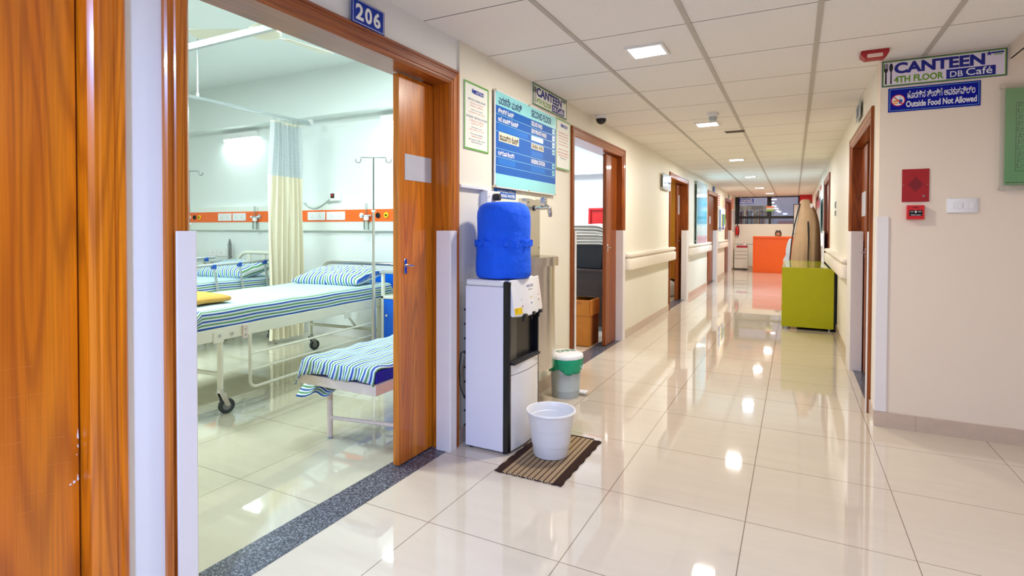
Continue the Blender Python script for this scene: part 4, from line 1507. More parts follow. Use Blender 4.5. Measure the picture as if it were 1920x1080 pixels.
def make_bed(name_label, loc, rz, kind):
    t = thing('hospital_bed', name_label, 'hospital bed', loc, rz, 'hospital beds in the ward')
    m = MB()
    for x in (-0.004, -BW + 0.004):
        a, b = (x - 0.034, x) if x > -0.5 else (x, x + 0.034)
        m.box(a, b, 0.0, BL - .02, 0.512, 0.598)
    for y in (0.02, 0.55, 1.05, 1.55, BL - .06):
        m.box(-BW + .036, -.036, y, y + .035, 0.53, 0.585)
    m.box(-BW + .03, -.03, 0.03, BL - .05, 0.588, 0.598)
    m.build('frame', m_frame, t, local=True, bevel=0.004)
    for x, y in ((-0.03, 0.23), (-BW + 0.07, 0.23), (-0.03, BL - .28), (-BW + .08, BL - .28)):
        caster(t, x, y, 0.52)
    for y in (0.23, BL - .28):
        MB().tube([(-.03, y, 0.275), (-BW + .07, y, 0.275)], 0.016, 10).build('cross_bar', m_frame, t, local=True)
    for y in (0.20, 0.30):
        m = MB()
        m.cyl((-0.004, y, 0.545), (0.006, y, 0.545), 0.012, 10)
        m.build('bolt', m_steel, t, local=True)
    bx('corner_bracket', m_frame, t, -0.004, 0.003, 0.155, 0.235, 0.500, 0.575, 0.002, True)
    mattress(t, -BW + .01, -0.008, 0.03, BL - .06, 0.600, 0.722)
    if kind == 'steel':
        h = MB().tube(arch(BL + .02, -BW - .04, 0.03, 0.45, 0.905, 0.13), 0.019, 12).build('headboard', m_chrome, t, local=True)
        panel(BL + .01, BL + .028, -BW + .02, -0.03, 0.60, 0.835, 0.09, m_bedblue, 'blue_panel', h)
        bx('spacer', m_frame, h, -BW / 2 - .02, -BW / 2 + .02, BL + .012, BL + .028, 0.83, 0.90, 0, True)
        h = MB().tube(arch(-0.02, -BW - .02, 0.018, 0.45, 0.760, 0.10), 0.017, 12).build('footboard', m_chrome, t, local=True)
        panel(-.028, -.012, -BW + .03, -0.04, 0.56, 0.71, 0.07, m_bedblue, 'blue_panel', h)
        # folded-down side rail hanging below the frame
        m = MB()
        X = 0.012
        ya, yb = 0.44, 1.86
        pts = [(X, ya, 0.515), (X, ya, 0.17)]
        for k in range(6):
            a = PI + PI / 2 * k / 5
            pts.append((X, ya + .055 + .055 * math.cos(a), 0.185 - 0.055 + .055 + .055 * math.sin(a) - 0.0))
        pts += [(X, yb - .055, 0.130)]
        for k in range(6):
            a = -PI / 2 + PI / 2 * k / 5
            pts.append((X, yb - .055 + .055 * math.cos(a), 0.185 + .055 * math.sin(a)))
        pts += [(X, yb, 0.515)]
        m.tube(pts, 0.011, 10)
        sr = m.build('side_rail', m_frame, t, local=True)
        for z in (0.375, 0.258):
            MB().tube([(X, ya, z), (X, yb, z)], 0.0085, 8).build('rail_bar', m_frame, sr, local=True)
        bx('rail_hinge', m_framep, t, -0.003, 0.010, 0.385, 0.430, 0.495, 0.590, 0.003, True)
        for z in (0.52, 0.56):
            m = MB()
            m.cyl((0.009, 0.405, z), (0.013, 0.405, z), 0.008, 10)
            m.build('bolt', m_steel, t, local=True)
        m = MB()
        m.prism([(1.50, 0.50), (1.53, 0.50), (1.66, 0.36), (1.63, 0.36)], lambda a, b, x: (x, a, b), -.012, -.004)
        m.prism([(1.66, 0.50), (1.69, 0.50), (1.66, 0.36), (1.63, 0.36)], lambda a, b, x: (x, a, b), -.004, .002)
        m.build('crank_link', m_frame, t, local=True)
        bx('crank_plate', m_frame, t, -.004, .004, 1.47, 1.56, 0.47, 0.53, 0.002, True)
    else:
        pts = arch(BL + .02, -BW - .02, 0.01, 0.45, 0.975, 0.20)
        h = MB().tube(pts, 0.022, 12).build('headboard', m_frame, t, local=True)
        for x in (-BW * .78, -BW * .5, -BW * .22):
            bx('strut', m_frame, h, x - .03, x + .03, BL + .01, BL + .03, 0.60, 0.955, 0.003, True)
        h = MB().tube(arch(-0.02, -BW - .02, 0.01, 0.45, 0.80, 0.12), 0.019, 12).build('footboard', m_frame, t, local=True)
        panel(-.028, -.012, -BW + .03, -0.04, 0.56, 0.74, 0.08, m_frame, 'foot_panel', h)
        # raised folding side rails of grey tube with blue clamps
        for X, ys in ((0.03, (0.85, 1.33, 1.62, 1.93)), (-BW - .03, (0.9, 1.4, 1.68, 1.93))):
            sr = MB().tube([(X, ys[0] - .30, 0.875), (X, ys[-1] + .10, 0.92)], 0.016, 10).build('side_rail', m_alu, t, local=True)
            for y in ys[1:]:
                zt = 0.875 + 0.045 * (y - ys[0] + .3) / (ys[-1] - ys[0] + .4)
                MB().tube([(X, y - .01, zt), (X + (0.004 if X > 0 else -.004), y + .05, 0.56)], 0.0125, 8).build('rail_post', m_alu, sr, local=True)
                bx('clamp', m_bluep, sr, X - .018, X + .018, y - .028, y + .016, zt - .040, zt + .006, 0.006, True)
    return t


make_bed('white hospital bed nearest the doorway with striped linen and blue headboard', (-3.42, 2.15, 0), math.radians(4.97), 'steel')
make_bed('hospital bed behind the curtain with grey raised side rails', (-5.27, 2.20, 0), 0.0, 'cream')


def pillow(label, loc, rz, lx, ly, h, tilt=0.0):
    m = MB()
    N = 28

    def fn(sign):
        def f(u, v):
            x, y = u * 2 - 1, v * 2 - 1
            e = max(0.0, (1 - x ** 4) * (1 - y ** 4))
            z = sign * (e ** 0.55) * h * 0.5
            pin = 1 - 0.07 * (1 - abs(x) ** 2) * abs(y) ** 6
            piny = 1 - 0.10 * (1 - abs(y) ** 2) * abs(x) ** 6
            wr = 0.006 * math.sin(7 * x + 4 * y) * e + 0.004 * math.sin(15 * y - 6 * x + 2) * e + 0.010 * math.sin(9 * y + 3) * (abs(x) ** 3) * e ** 0.4
            return (x * lx / 2 * piny, y * ly / 2 * pin, h * 0.5 + z + wr * (1 if sign > 0 else 0.3), (x * lx / 2 + 0.5 * z * (0.5 if x > 0 else -.5)) * 0.72, 0.0)
        return f
    for s in (1, -1):
        m.grid(N, N, fn(s), ('su', 'pale'))
    m.xf(Matrix.Rotation(tilt, 4, 'X'))
    m.attr('pale')
    o = m.build('pillow', m_stripe, None, local=True, ang=70)
    o.location = loc
    o.rotation_euler = (0, 0, rz)
    return tag(o, label, 'pillow', 'striped pillows')


pillow('striped pillow against the blue headboard of the nearest bed', (-4.06, 4.07, 0.718), math.radians(6), 0.80, 0.46, 0.155, math.radians(10))
pillow('striped pillow on the bed behind the curtain', (-5.70, 4.10, 0.718), math.radians(4), 0.76, 0.46, 0.17, math.radians(12))

# folded mustard blanket on the foot of the nearest bed
m = MB()
rng = []
NX = 26
for j in range(NX + 1):
    f = j / NX
    y = -0.15 + 0.30 * f
    e = min(f, 1 - f)
    k = min(1.0, e / 0.08) ** 0.5
    ring_ = []
    for q in range(28):
        a = 2 * PI * q / 28
        cx = 0.36 * math.copysign(abs(math.cos(a)) ** 0.28, math.cos(a))
        cz = 0.036 * math.copysign(abs(math.sin(a)) ** 0.6, math.sin(a))
        bulge = 1 + 0.12 * math.sin(5 * y + cx * 9) * (1 if math.sin(a) > 0 else 0)
        ring_.append((cx * (0.96 + 0.04 * k) + .012 * math.sin(22 * y), y * 1.0, 0.036 + cz * (0.55 + 0.45 * k) * bulge * (1 + 0.35 * (cx / .36 - .2) * (-1))))
    rng.append(ring_)
m.loft(rng)
o = m.build('folded_blanket', m_must, None, local=True, ang=80)
o.location = (-4.02, 2.43, 0.722)
o.rotation_euler = (0, 0, math.radians(8))
tag(o, 'folded mustard yellow blanket on the foot of the nearest bed', 'blanket')

# attendant cot by the door
CX0, CX1, CY0, CY1 = -2.665, -2.06, 2.335, 4.02
t = thing('folding_cot', 'low pale pink metal cot with blue mattress just inside the ward door', 'cot', (-2.36, 3.15, 0))
m = MB()
m.box(CX0, CX1, CY0, CY0 + .035, 0.335, 0.395)
m.box(CX0, CX1, CY1 - .035, CY1, 0.335, 0.395)
m.box(CX0, CX0 + .035, CY0 + .035, CY1 - .035, 0.335, 0.395)
m.box(CX1 - .035, CX1, CY0 + .035, CY1 - .035, 0.335, 0.395)
m.box(CX0 + .035, CX1 - .035, CY0 + .035, CY1 - .035, 0.37, 0.390)
m.build('frame', m_framep, t, bevel=0.003)
for (x, y) in ((-2.495, 2.42), (-2.03, 2.50), (-2.495, 3.85), (-2.03, 3.85)):
    lg = MB().tube([(x, y, 0.345), (x, y, 0.0)], 0.017, 12).build('leg', m_framep, t)
    MB().cyl((x, y, 0.0), (x, y, 0.012), 0.0185, 12).build('foot_cap', m_grey, lg)
MB().tube([(-2.495, 2.42, 0.125), (-2.03, 2.50, 0.125)], 0.011, 10).build('cross_bar', m_framep, t)
MB().tube([(-2.495, 3.85, 0.125), (-2.03, 3.85, 0.125)], 0.011, 10).build('cross_bar', m_framep, t)
bx('mattress', m_matt, t, CX0 + .02, CX1 - .015, CY0 + .02, CY1 - .02, 0.396, 0.470, 0.012)
# sheet thrown over the mattress: covers the top, falls over the near end and the far corner
m = MB()
W_ = CX1 - CX0
su_, NXs, NYs = m.attr('su'), 56, 60


def sheet(u, v):
    # u across (0 = left/ward side, 1 = right/door side), v from the near end backwards
    drop = 0.10
    L = CY1 - CY0
    s = v * (L + drop) - drop              # negative: hanging part of the near end
    x = CX0 - 0.075 + u * (W_ + 0.065)
    left = max(0.0, CX0 + 0.015 - x)       # part beyond the left edge hangs down
    zt = 0.484
    wr = 0.006 * math.sin(x * 38 + s * 7) * math.sin(s * 9 + 1) + 0.004 * math.sin(s * 31 + x * 12)
    z = zt + wr * (1 if s > 0 else 0.5)
    y = CY0 + 0.015 + s
    if s < 0:
        y = CY0 + 0.012 + 0.30 * s - 0.010 * math.sin(x * 55) * min(1, -s * 12)
        hang = -s * (0.78 + 0.10 * math.sin(x * 21))
        z = zt - hang
    elif s < 0.03:
        z -= (1 - s / 0.03) ** 2 * 0.012
    if left > 0:
        xx = CX0 + 0.015 - left * 0.35 - 0.012 * math.sin(s * 16)
        z = z - left * (0.80 if s > -0.01 else 1.0)
        x = xx
    else:
        right = max(0.0, x - (CX1 - 0.05))
        z -= right * 0.25
    return (x, y, z, u * (W_ + 0.065) + 0.006 * math.sin(s * 11 + x * 5) + 0.003 * math.sin(s * 37), 0.0)


m.grid(NXs, NYs, sheet, ('su', 'pale'))
m.grid(10, 10, lambda u, v: (CX0 - 0.05 + 0.30 * u, CY0 + .02 + 0.10 * v + .02 * math.sin(u * 5), 0.335 - (0.095 - 0.060 * u) * (1 - v) - 0.012 * math.sin(u * 9), v * 0.14, 0.0), ('su', 'pale'))
m.build('bed_sheet', m_stripe, t, ang=70, solid=0.003)

# IV stands
def iv_stand(label, x, y, ztop, zmid, rz):
    t = thing('iv_stand', label, 'IV stand', (x, y, 0), rz, 'IV stands in the ward')
    MB().tube([(0, 0, 0.03), (0, 0, 0.96)], 0.017, 12).build('lower_pole', m_steel, t, local=True)
    MB().tube([(0, 0, 0.96), (0, 0, zmid)], 0.0125, 12).build('middle_pole', m_steel, t, local=True)
    MB().tube([(0, 0, zmid), (0, 0, ztop)], 0.0068, 8).build('upper_rod', m_ivrod, t, local=True)
    MB().cyl((0, 0, zmid - .006), (0, 0, zmid + .012), 0.020, 12).build('collar', m_white, t, local=True)
    MB().tube([(0.02, 0, 0.90), (-.05, -.01, .80)], 0.003, 6).build('clamp_lever', m_steel, t, local=True)
    for s in (-1, 1):
        pts = [(0, 0, ztop), (s * 0.115, 0, ztop), (s * 0.118, 0, ztop - .022)]
        for k in range(8):
            a = PI - PI * k / 7
            pts.append((s * (0.142 - 0.024 * math.cos(PI - a)) if False else s * (0.142 + 0.024 * math.cos(a)), 0, ztop - .028 - .022 * math.sin(a)))
        pts.append((s * 0.166, 0, ztop - .015))
        MB().tube(pts, 0.0042, 8).build('hook', m_ivrod, t, local=True)
    for k in range(4):
        a = PI / 4 + k * PI / 2
        MB().tube([(0, 0, .045), (0.10 * math.cos(a), 0.10 * math.sin(a), .03), (0.17 * math.cos(a), 0.17 * math.sin(a), .012)], 0.010, 8).build('foot', m_steel, t, local=True)
    return t


iv_stand('steel IV stand with two hooks between the nearest bed and cabinet', -3.492, 3.93, 1.937, 1.435, math.radians(27))
iv_stand('steel IV stand at far left of the ward beyond the second bed', -6.43, 4.02, 1.955, 1.325, math.radians(27))

# bedside cabinet with blue drawer
t = thing('bedside_cabinet', 'ivory bedside cabinet with blue door beside the nearest bed head', 'bedside cabinet', (-3.28, 4.32, 0))
A0, A1, B0, B1 = -3.545, -3.06, 4.095, 4.50
m = MB()
for x in (A0, A1 - .028):
    for y in (B0, B1 - .028):
        m.box(x, x + .028, y, y + .028, 0.05, 0.845)
m.box(A0, A1, B0, B1, 0.598, 0.625)
m.box(A0, A1, B0, B1, 0.12, 0.14)
m.box(A0, A0 + .012, B0 + .028, B1 - .028, 0.12, 0.60)
m.build('cabinet_frame', m_frame, t, bevel=0.003)
bx('top', m_steel, t, A0 - .012, A1 + .012, B0 - .012, B1 + .01, 0.842, 0.862, 0.004)
dr = bx('door', m_bedblue, t, A0 + .030, A1 - .030, B0 + .004, B0 + .022, 0.145, 0.595, 0.003)
m = MB()
m.lathe([(0.0, 0.016), (0.012, 0.016), (0.013, 0.012), (0.008, 0.006), (0.006, 0.0)], (0, 0, 0), 16)
m.xf(Matrix.Translation((A0 + .075, B0 + .004, 0.44)) @ Matrix.Rotation(PI / 2, 4, 'X'))
m.build('knob', m_chrome, dr)
for x in (A0 + .014, A1 - .014):
    for y in (B0 + .014, B1 - .014):
        MB().cyl((x, y, 0), (x, y, .06), 0.015, 10).build('foot', m_black, t)
# second bedside table behind the far bed
t = thing('bedside_table', 'ivory bedside table with grey top beside the far bed head', 'bedside table', (-6.85, 4.5, 0))
bx('table_top', m_alu, t, -7.25, -6.48, 4.33, 4.74, 0.845, 0.870, 0.004)
for x in (-7.20, -6.53):
    for y in (4.36, 4.71):
        bx('leg', m_frame, t, x - .016, x + .016, y - .016, y + .016, 0.0, 0.846)
bx('shelf', m_frame, t, -7.2, -6.53, 4.36, 4.71, 0.40, 0.42)

# curtain and track
t = thing('curtain_track', 'white aluminium curtain rail running to the ward back wall', 'curtain rail', (-5.06, 3.5, 2.51))
m = MB()
m.box(-5.072, -5.048, 0.6, 4.63, 2.500, 2.526)
m.build('rail', m_alu, t)
bx('end_bracket', m_white, t, -5.085, -5.035, 4.60, 4.637, 2.495, 2.55, 0.004)
for y in (1.2, 3.255):
    MB().tube([(-5.06, y, 2.526), (-5.06, y, 3.13)], 0.007, 8).build('drop_rod', m_alu, t)
    MB().cyl((-5.06, y, 2.526), (-5.06, y, 2.56), 0.013, 10).build('rod_clamp', m_white, t)
t = thing('curtain_track', 'white curtain rail crossing the upper doorway view below the fan', 'curtain rail', (-4.2, 2.335, 2.5))
bx('rail', m_alu, t, -7.5, -2.2, 2.320, 2.350, 2.500, 2.540)
MB().tube([(-2.45, 2.335, 2.53), (-2.45, 2.335, 3.13)], 0.007, 8).build('drop_rod', m_alu, t)
t = thing('curtain', 'gathered cream curtain with grey net top between the two beds', 'curtain', (-5.06, 4.27, 0.05))
YA, YB = 4.03, 4.49


def cfold(v, z):
    # v 0..1 along the gathered width
    f = 0.042 * math.sin(v * 2 * PI * 6.5 + 0.4 * math.sin(z * 2)) + 0.012 * math.sin(v * 2 * PI * 15 + z)
    n = 0.75 + 0.25 * (2.47 - z) / 2.4
    mid = (YA + YB) / 2
    return (-5.06 + f * n, mid + (v - .5) * (YB - YA) * (0.86 + 0.14 * min(1, (2.47 - z) / 0.6)) + 0.010 * math.sin(z * 3 + v * 6))


def cpart(z0, z1, mat, name, nz):
    m = MB()

    def fn(u, v):
        z = z0 + (z1 - z0) * v
        x, y = cfold(u, z)
        return (x, y, z, u * 1.6)
    m.grid(150, nz, fn, ('su',))
    return m.build(name, mat, t, ang=70)


cpart(1.850, 2.445, m_net, 'net_top', 10)
cpart(0.050, 1.852, m_curt, 'cloth', 24)
m = MB()
for k in range(10):
    u = (k + .5) / 10
    x, y = cfold(u, 2.44)
    m.tube([(-5.06, y, 2.50), (-5.055, y, 2.475), (x, y, 2.455), (x, y + .006, 2.435)], 0.003, 6)
m.build('hooks', m_alu, t)
m = MB()
for k in range(6):
    m.tube([(-5.06, 4.545 + k * .011, 2.50), (-5.055, 4.545 + k * .011, 2.47)], 0.0025, 6)
m.build('spare_hooks', m_alu, t)
cpart(2.425, 2.452, m_curt, 'heading_tape', 1)

# ceiling fan
fx, fy, fz = -3.39, 2.68, 2.675
t = thing('ceiling_fan', 'ivory three-blade ceiling fan in the ward', 'ceiling fan', (fx, fy, 3.13))
MB().lathe([(0.0, 0.055), (0.035, 0.055), (0.07, 0.045), (0.105, 0.02), (0.112, 0.0), (0.10, -.02), (0.07, -.034), (0.0, -.040)], (fx, fy, fz), 32).build('motor', m_fan, t)
MB().tube([(fx, fy, fz + .05), (fx, fy, 3.13)], 0.012, 10).build('down_rod', m_fan, t)
MB().lathe([(0.018, 0.26), (0.045, 0.33), (0.050, 0.40), (0.052, 0.413)], (fx, fy, fz), 24).build('canopy', m_fan, t)
for k in range(3):
    a = math.radians(84 + 120 * k)
    m = MB()
    m.loft([[(r, w * sy, z + sy * 0.012) for r, w, z in rr] if False else
            [(r, -w, -0.010), (r, w, 0.010), (r, w, 0.013), (r, -w, -0.007)] for r, w in ((0.15, 0.045), (0.18, 0.055), (0.35, 0.062), (0.52, 0.068), (0.55, 0.060))])
    m.xf(rot((fx, fy, fz), a))
    bl = m.build('blade', m_fan, t)
    m = MB()
    m.loft([[(r, -w, -0.005), (r, w, 0.005), (r, w, 0.009), (r, -w, -0.001)] for r, w in ((0.075, 0.02), (0.12, 0.014), (0.19, 0.03))])
    m.xf(rot((fx, fy, fz - .004), a))
    m.build('blade_iron', m_fan, bl)

# bed-head service panel along the back wall
t = thing('bed_head_panel', 'long white bed-head trunking with orange strip on the ward back wall', 'bed-head panel', WW.p(-5.4, 1.25, 0))
m = MB()
m.prism([(0, 1.250), (0.050, 1.250), (0.055, 1.350), (0.055, 1.500), (0.045, 1.565), (0, 1.570)], lambda d, v, u: WW.p(u, v, d), -8.9, -1.945)
m.build('housing', M('white trunking', (232, 238, 230), 0.4, var=0.01), t)
WW.box('orange_strip', m_orangew, t, -8.9, -1.945, 1.356, 1.494, 0.055, 0.060)
for a, b in ((-6.966, -6.690), (-6.664, -6.400), (-5.262, -4.972), (-4.950, -4.655)):
    s = WW.box('socket_plate', m_white, t, a, b, 1.374, 1.474, 0.060, 0.069, 0.003)
    mm = MB()
    for q in (0.27, 0.70):
        u = a + (b - a) * q
        for du, dv in ((-.012, -.010), (.012, -.010), (0, .012)):
            mm.prism([(u + du + .0035 * math.cos(PI * k / 4), 1.424 + dv + .0045 * math.sin(PI * k / 4)) for k in range(8)], lambda p_, q_, d: WW.p(p_, q_, d), 0.069, 0.0694)
        mm.prism([(u + .022, 1.400), (u + .034, 1.400), (u + .034, 1.4015), (u + .022, 1.4015)], lambda p_, q_, d: WW.p(p_, q_, d), 0.069, 0.0694)
    mm.build('socket_holes', m_ktext, s)
for u, col in ((-7.72, m_yel), (-7.600, m_white), (-7.485, m_black), (-7.375, m_yel), (-6.138, m_grey), (-4.400, m_white), (-4.160, m_black), (-4.040, m_yel)):
    m = MB()
    m.lathe([(0.014, 0.060), (0.030, 0.062), (0.032, 0.070), (0.028, 0.074), (0.014, 0.074)], (0, 0, 0), 24, fn=lambda p, a, r, z: WW.p(u + p.x, 1.424 + p.y, p.z))
    og = m.build('gas_outlet', col, t)
    m = MB()
    m.lathe([(0.0, 0.066), (0.015, 0.066), (0.015, 0.060)], (0, 0, 0), 16, fn=lambda p, a, r, z: WW.p(u + p.x, 1.424 + p.y, p.z))
    m.build('outlet_core', m_ktext, og)


def flow_meter(u, label):
    t = thing('flow_meter', label, 'flow meter', WW.p(u, 1.42, 0.08), group='clear oxygen flow meters on the bed-head panel')
    m = MB()
    m.tube([WW.p(u + .045, 1.42, 0.075), WW.p(u + .02, 1.42, 0.10), WW.p(u - .05, 1.42, 0.10)], 0.013, 10)
    m.build('valve_body', m_chrome, t)
    MB().cyl(WW.p(u, 1.43, 0.10), WW.p(u, 1.56, 0.10), 0.011, 12).build('gauge_tube', m_flask, t)
    MB().cyl(WW.p(u, 1.37, 0.10), WW.p(u, 1.41, 0.10), 0.030, 16).build('bottle_cap', m_white, t)
    m = MB()
    m.lathe([(0.026, 0.0), (0.030, 0.02), (0.030, 0.10), (0.024, 0.115)], WW.p(u, 1.262, 0.10), 20)
    m.build('humidifier_bottle', m_flask, t)
    MB().cyl(WW.p(u - .05, 1.42, 0.10), WW.p(u - .075, 1.42, 0.10), 0.015, 12).build('knob', m_white, t)


flow_meter(-6.175, 'clear oxygen flow meter on the orange strip left of the curtain')
flow_meter(-4.300, 'clear oxygen flow meter on the orange strip behind the nearer IV stand')

t = thing('call_handset', 'white call unit with red button and hose above the orange strip', 'nurse call unit', WW.p(-4.855, 1.60, 0))
WW.box('unit_box', m_white, t, -4.935, -4.775, 1.603, 1.703, 0.0, 0.045, 0.004)
WW.box('unit_face', m_blackmat, t, -4.905, -4.845, 1.635, 1.69, 0.045, 0.047)
WW.cyl('call_button', m_red2, t, -4.875, 1.668, 0.013, 0.047, 0.051, 14)
m = MB()
pts = []
for k in range(26):
    f = k / 25
    pts.append(WW.p(-5.36 + 0.47 * f, 1.585 - 0.10 * math.sin(PI * min(1, f * 1.05)) ** 1.0 * (1 - 0.25 * f) + 0.045 * f, 0.03 + 0.02 * math.sin(PI * f)))
m.tube(pts, [0.012 + 0.002 * (k % 2) for k in range(26)], 10)
m.build('hose', m_grey, t)

t = thing('socket_plate', 'row of white wall sockets and switches above the far bed', 'wall socket', WW.p(-7.0, 0.885, 0))
for a, b in ((-7.255, -7.075), (-7.068, -6.885), (-6.878, -6.750)):
    s = WW.box('plate', m_white, t, a, b, 0.888, 0.988, 0.0, 0.012, 0.003)
    mm = MB()
    for du, dv in ((-.02, -.010), (.005, -.010), (-.008, .012)):
        u = (a + b) / 2
        mm.prism([(u + du + .004 * math.cos(PI * k / 4), .94 + dv + .005 * math.sin(PI * k / 4)) for k in range(8)], lambda p_, q_, d: WW.p(p_, q_, d), 0.012, 0.0124)
    mm.build('socket_holes', m_ktext, s)
m = MB()
pts = []
for k in range(15 * 10):
    a = 2 * PI * k / 10
    z = 1.13 - 0.27 * k / (15 * 10)
    rr = 0.024 * min(1.0, 0.2 + k / 50)
    pts.append(WW.p(-6.70 + rr * math.cos(a), z, 0.085 + rr * math.sin(a)))
m.tube(pts, 0.0036, 6)
o = m.build('coiled_cord', m_blackmat, None)
tag(o, 'black coiled cord hanging in front of the wall sockets', 'cord')

# wall lamps
for u, lab in ((-6.55, 'glowing white wall lamp high on the ward wall left of the curtain'), (-3.80, 'glowing white wall lamp high on the ward wall behind the door leaf')):
    t = thing('wall_lamp', lab, 'wall lamp', WW.p(u, 2.44, 0), group='white wall lamps in the ward')
    WW.box('lamp_body', m_white, t, u - .34, u + .34, 2.47, 2.545, 0.0, 0.05, 0.004)
    WW.box('lamp_diffuser', m_lampw, t, u - .32, u + .32, 2.445, 2.470, 0.005, 0.045)

# ================================================================== store room behind the second left door
t = thing('cardboard_box', 'open brown cardboard box on the floor in the storeroom doorway', 'cardboard box', (-2.14, 5.75, 0), 0)
b0, b1, c0, c1 = -2.36, -1.955, 5.60, 5.91
m = MB()
for (x0, x1, y0, y1) in ((b0, b1, c0, c0 + .006), (b0, b1, c1 - .006, c1), (b0, b0 + .006, c0 + .006, c1 - .006), (b1 - .006, b1, c0 + .006, c1 - .006)):
    m.box(x0, x1, y0, y1, 0.002, 0.505)
m.box(b0, b1, c0, c1, 0.0, 0.006)
m.build('carton', m_card, t)
m = MB()
for (x0, x1, y0, y1) in ((b0, b1, c0 - .010, c0 - .002), (b1 + .002, b1 + .010, c0, c1)):
    m.box(x0, x1, y0, y1, 0.335, 0.500)
m.build('folded_flap', m_card, t)
bx('tape_strip', M('brown tape', (170, 96, 40), 0.4), t, b0 + .05, b1 - .09, c0 - .0115, c0 - .010, 0.46, 0.485)
t = thing('storage_desk', 'dark wooden desk behind the cardboard box in the storeroom', 'desk', (-2.45, 6.85, 0))
bx('desk_top', m_desk, t, -3.15, -1.945, 6.50, 7.20, 0.745, 0.775, 0.003)
bx('modesty_panel', m_desk, t, -3.10, -1.99, 6.53, 6.55, 0.06, 0.745)
for x in (-3.12, -1.985):
    bx('side_panel', m_desk, t, x, x + .03, 6.53, 7.18, 0.0, 0.745)
t = thing('plastic_crate', 'dark navy plastic crate on the storeroom desk under the linen', 'crate', (-2.42, 6.8, 0.775))
m = MB()
m.loft([[(-2.45 + sx * w, 6.80 + sy * d, z) for sx, sy in ((-1, -1), (1, -1), (1, 1), (-1, 1))] for w, d, z in ((0.30, 0.20, 0.775), (0.33, 0.22, 1.075))])
m.build('crate_body', m_crate, t, 0.01)
bx('rim', m_crate, t, -2.79, -2.11, 6.57, 7.03, 1.055, 1.08, 0.004)
bx('crate_label', m_paper, t, -2.66, -2.60, 6.592, 6.600, 0.80, 0.835)
m = MB()
for x in (-2.60, -2.53, -2.3):
    m.box(x, x + .03, 6.586, 6.594, 1.03, 1.037)
m.build('crate_slots', m_grey, t)
# pile of folded linen: each sheet its own object
random.seed(3)
zc = 1.082
LIN = ['bottom', 'second lowest', 'third lowest', 'middle', 'third highest', 'second highest', 'topmost']
for k in range(7):
    th = 0.030 + 0.008 * random.random()
    x0 = -2.88 + 0.05 * random.random()
    x1 = -2.06 - 0.018 * k + 0.07 * random.random()
    m = MB()
    NN = 20
    rings = []
    for j in range(NN + 1):
        f = j / NN
        y = 6.56 + 0.44 * f + 0.012 * random.uniform(-1, 1) * (j in (0, NN))
        e = min(f, 1 - f)
        kk = min(1.0, e / 0.05) ** 0.5
        rg = []
        for q in range(24):
            a = 2 * PI * q / 24
            cx = math.copysign(abs(math.cos(a)) ** 0.3, math.cos(a))
            cz = math.copysign(abs(math.sin(a)) ** 0.45, math.sin(a))
            x = (x0 + x1) / 2 + cx * (x1 - x0) / 2
            sag = 0.035 * (k + 1) / 7 * math.sin(2.2 * (x + 2.9)) * (1 if cx > -.9 else 1) + 0.005 * math.sin(x * 17 + k * 0.6 + y * 9) + 0.006 * math.sin(x * 9 + y * 5) - 0.060 * max(0, cx) ** 5
            rg.append((x, y, zc + th / 2 + cz * th / 2 * kk + sag))
        rings.append(rg)
    m.loft(rings)
    o = m.build('folded_linen', m_linen, None, ang=80)
    tag(o, '%s sheet in the pile of grey folded linen on the navy crate' % LIN[k], 'folded linen', 'folded linen piled on the crate')
    zc += th - 0.001
t = thing('plastic_tray', 'red plastic tub leaning behind the linen pile in the storeroom', 'tub', (-2.25, 7.2, 0.775))
m = MB()
m.loft([[(-2.25 + sx * w, 7.12 + d, 1.345 + sz * h + (0.0)) for sx, sz in ((-1, -1), (1, -1), (1, 1), (-1, 1))] for w, h, d in ((0.21, 0.17, 0.10), (0.25, 0.22, 0.0))])
o = m.build('tub_body', m_red2, t, 0.015)
m = MB()
for a in ((-.25, .25, -.22, -.19), (-.25, .25, .19, .22), (-.25, -.22, -.19, .19), (.22, .25, -.19, .19)):
    m.box(-2.25 + a[0], -2.25 + a[1], 7.095, 7.118, 1.345 + a[2], 1.345 + a[3])
m.build('tub_rim', m_red2, t, 0.005)
bx('support', m_red2, t, -2.30, -2.0, 7.14, 7.20, 0.775, 1.20)
t = thing('plastic_bag', 'white plastic bag on the storeroom desk beside the crate', 'plastic bag', (-2.08, 6.66, 0.775))
m = MB()
m.lathe([(0.0, 0.0), (0.05, 0.0), (0.065, 0.06), (0.06, 0.14), (0.035, 0.22), (0.012, 0.26), (0.02, 0.30), (0.0, 0.30)], (-2.04, 6.58, 0.776), 30,
        fn=lambda p, a, r, z: p + Vector((math.cos(a), math.sin(a), 0)) * 0.006 * math.sin(7 * a + z * 30))
m.build('bag', M('translucent white bag', (226, 226, 238), 0.3), t, ang=70)

# yellow room
t = thing('cabinet', 'ochre wooden counter inside the yellow room', 'cabinet', (-2.6, 11.5, 0))
bx('counter_top', m_desk, t, -3.2, -1.95, 11.0, 11.9, 0.80, 0.84)
bx('counter_body', M('ochre counter', (196, 128, 14), 0.6), t, -3.15, -1.97, 11.05, 11.88, 0.30, 0.80)
bx('plinth', m_blackmat, t, -3.1, -2.0, 11.1, 11.85, 0.0, 0.30)
t = thing('laundry_sack', 'white sack on the floor of the yellow room', 'sack', (-2.35, 10.75, 0))
m = MB()
m.lathe([(0.0, 0.0), (0.18, 0.0), (0.21, 0.06), (0.20, 0.18), (0.15, 0.26), (0.06, 0.30), (0.0, 0.30)], (-2.20, 10.72, 0.0), 32,
        fn=lambda p, a, r, z: p + Vector((math.cos(a), math.sin(a), 0.3)) * 0.014 * math.sin(6 * a + z * 20))
m.build('sack', m_linen, t, ang=70)
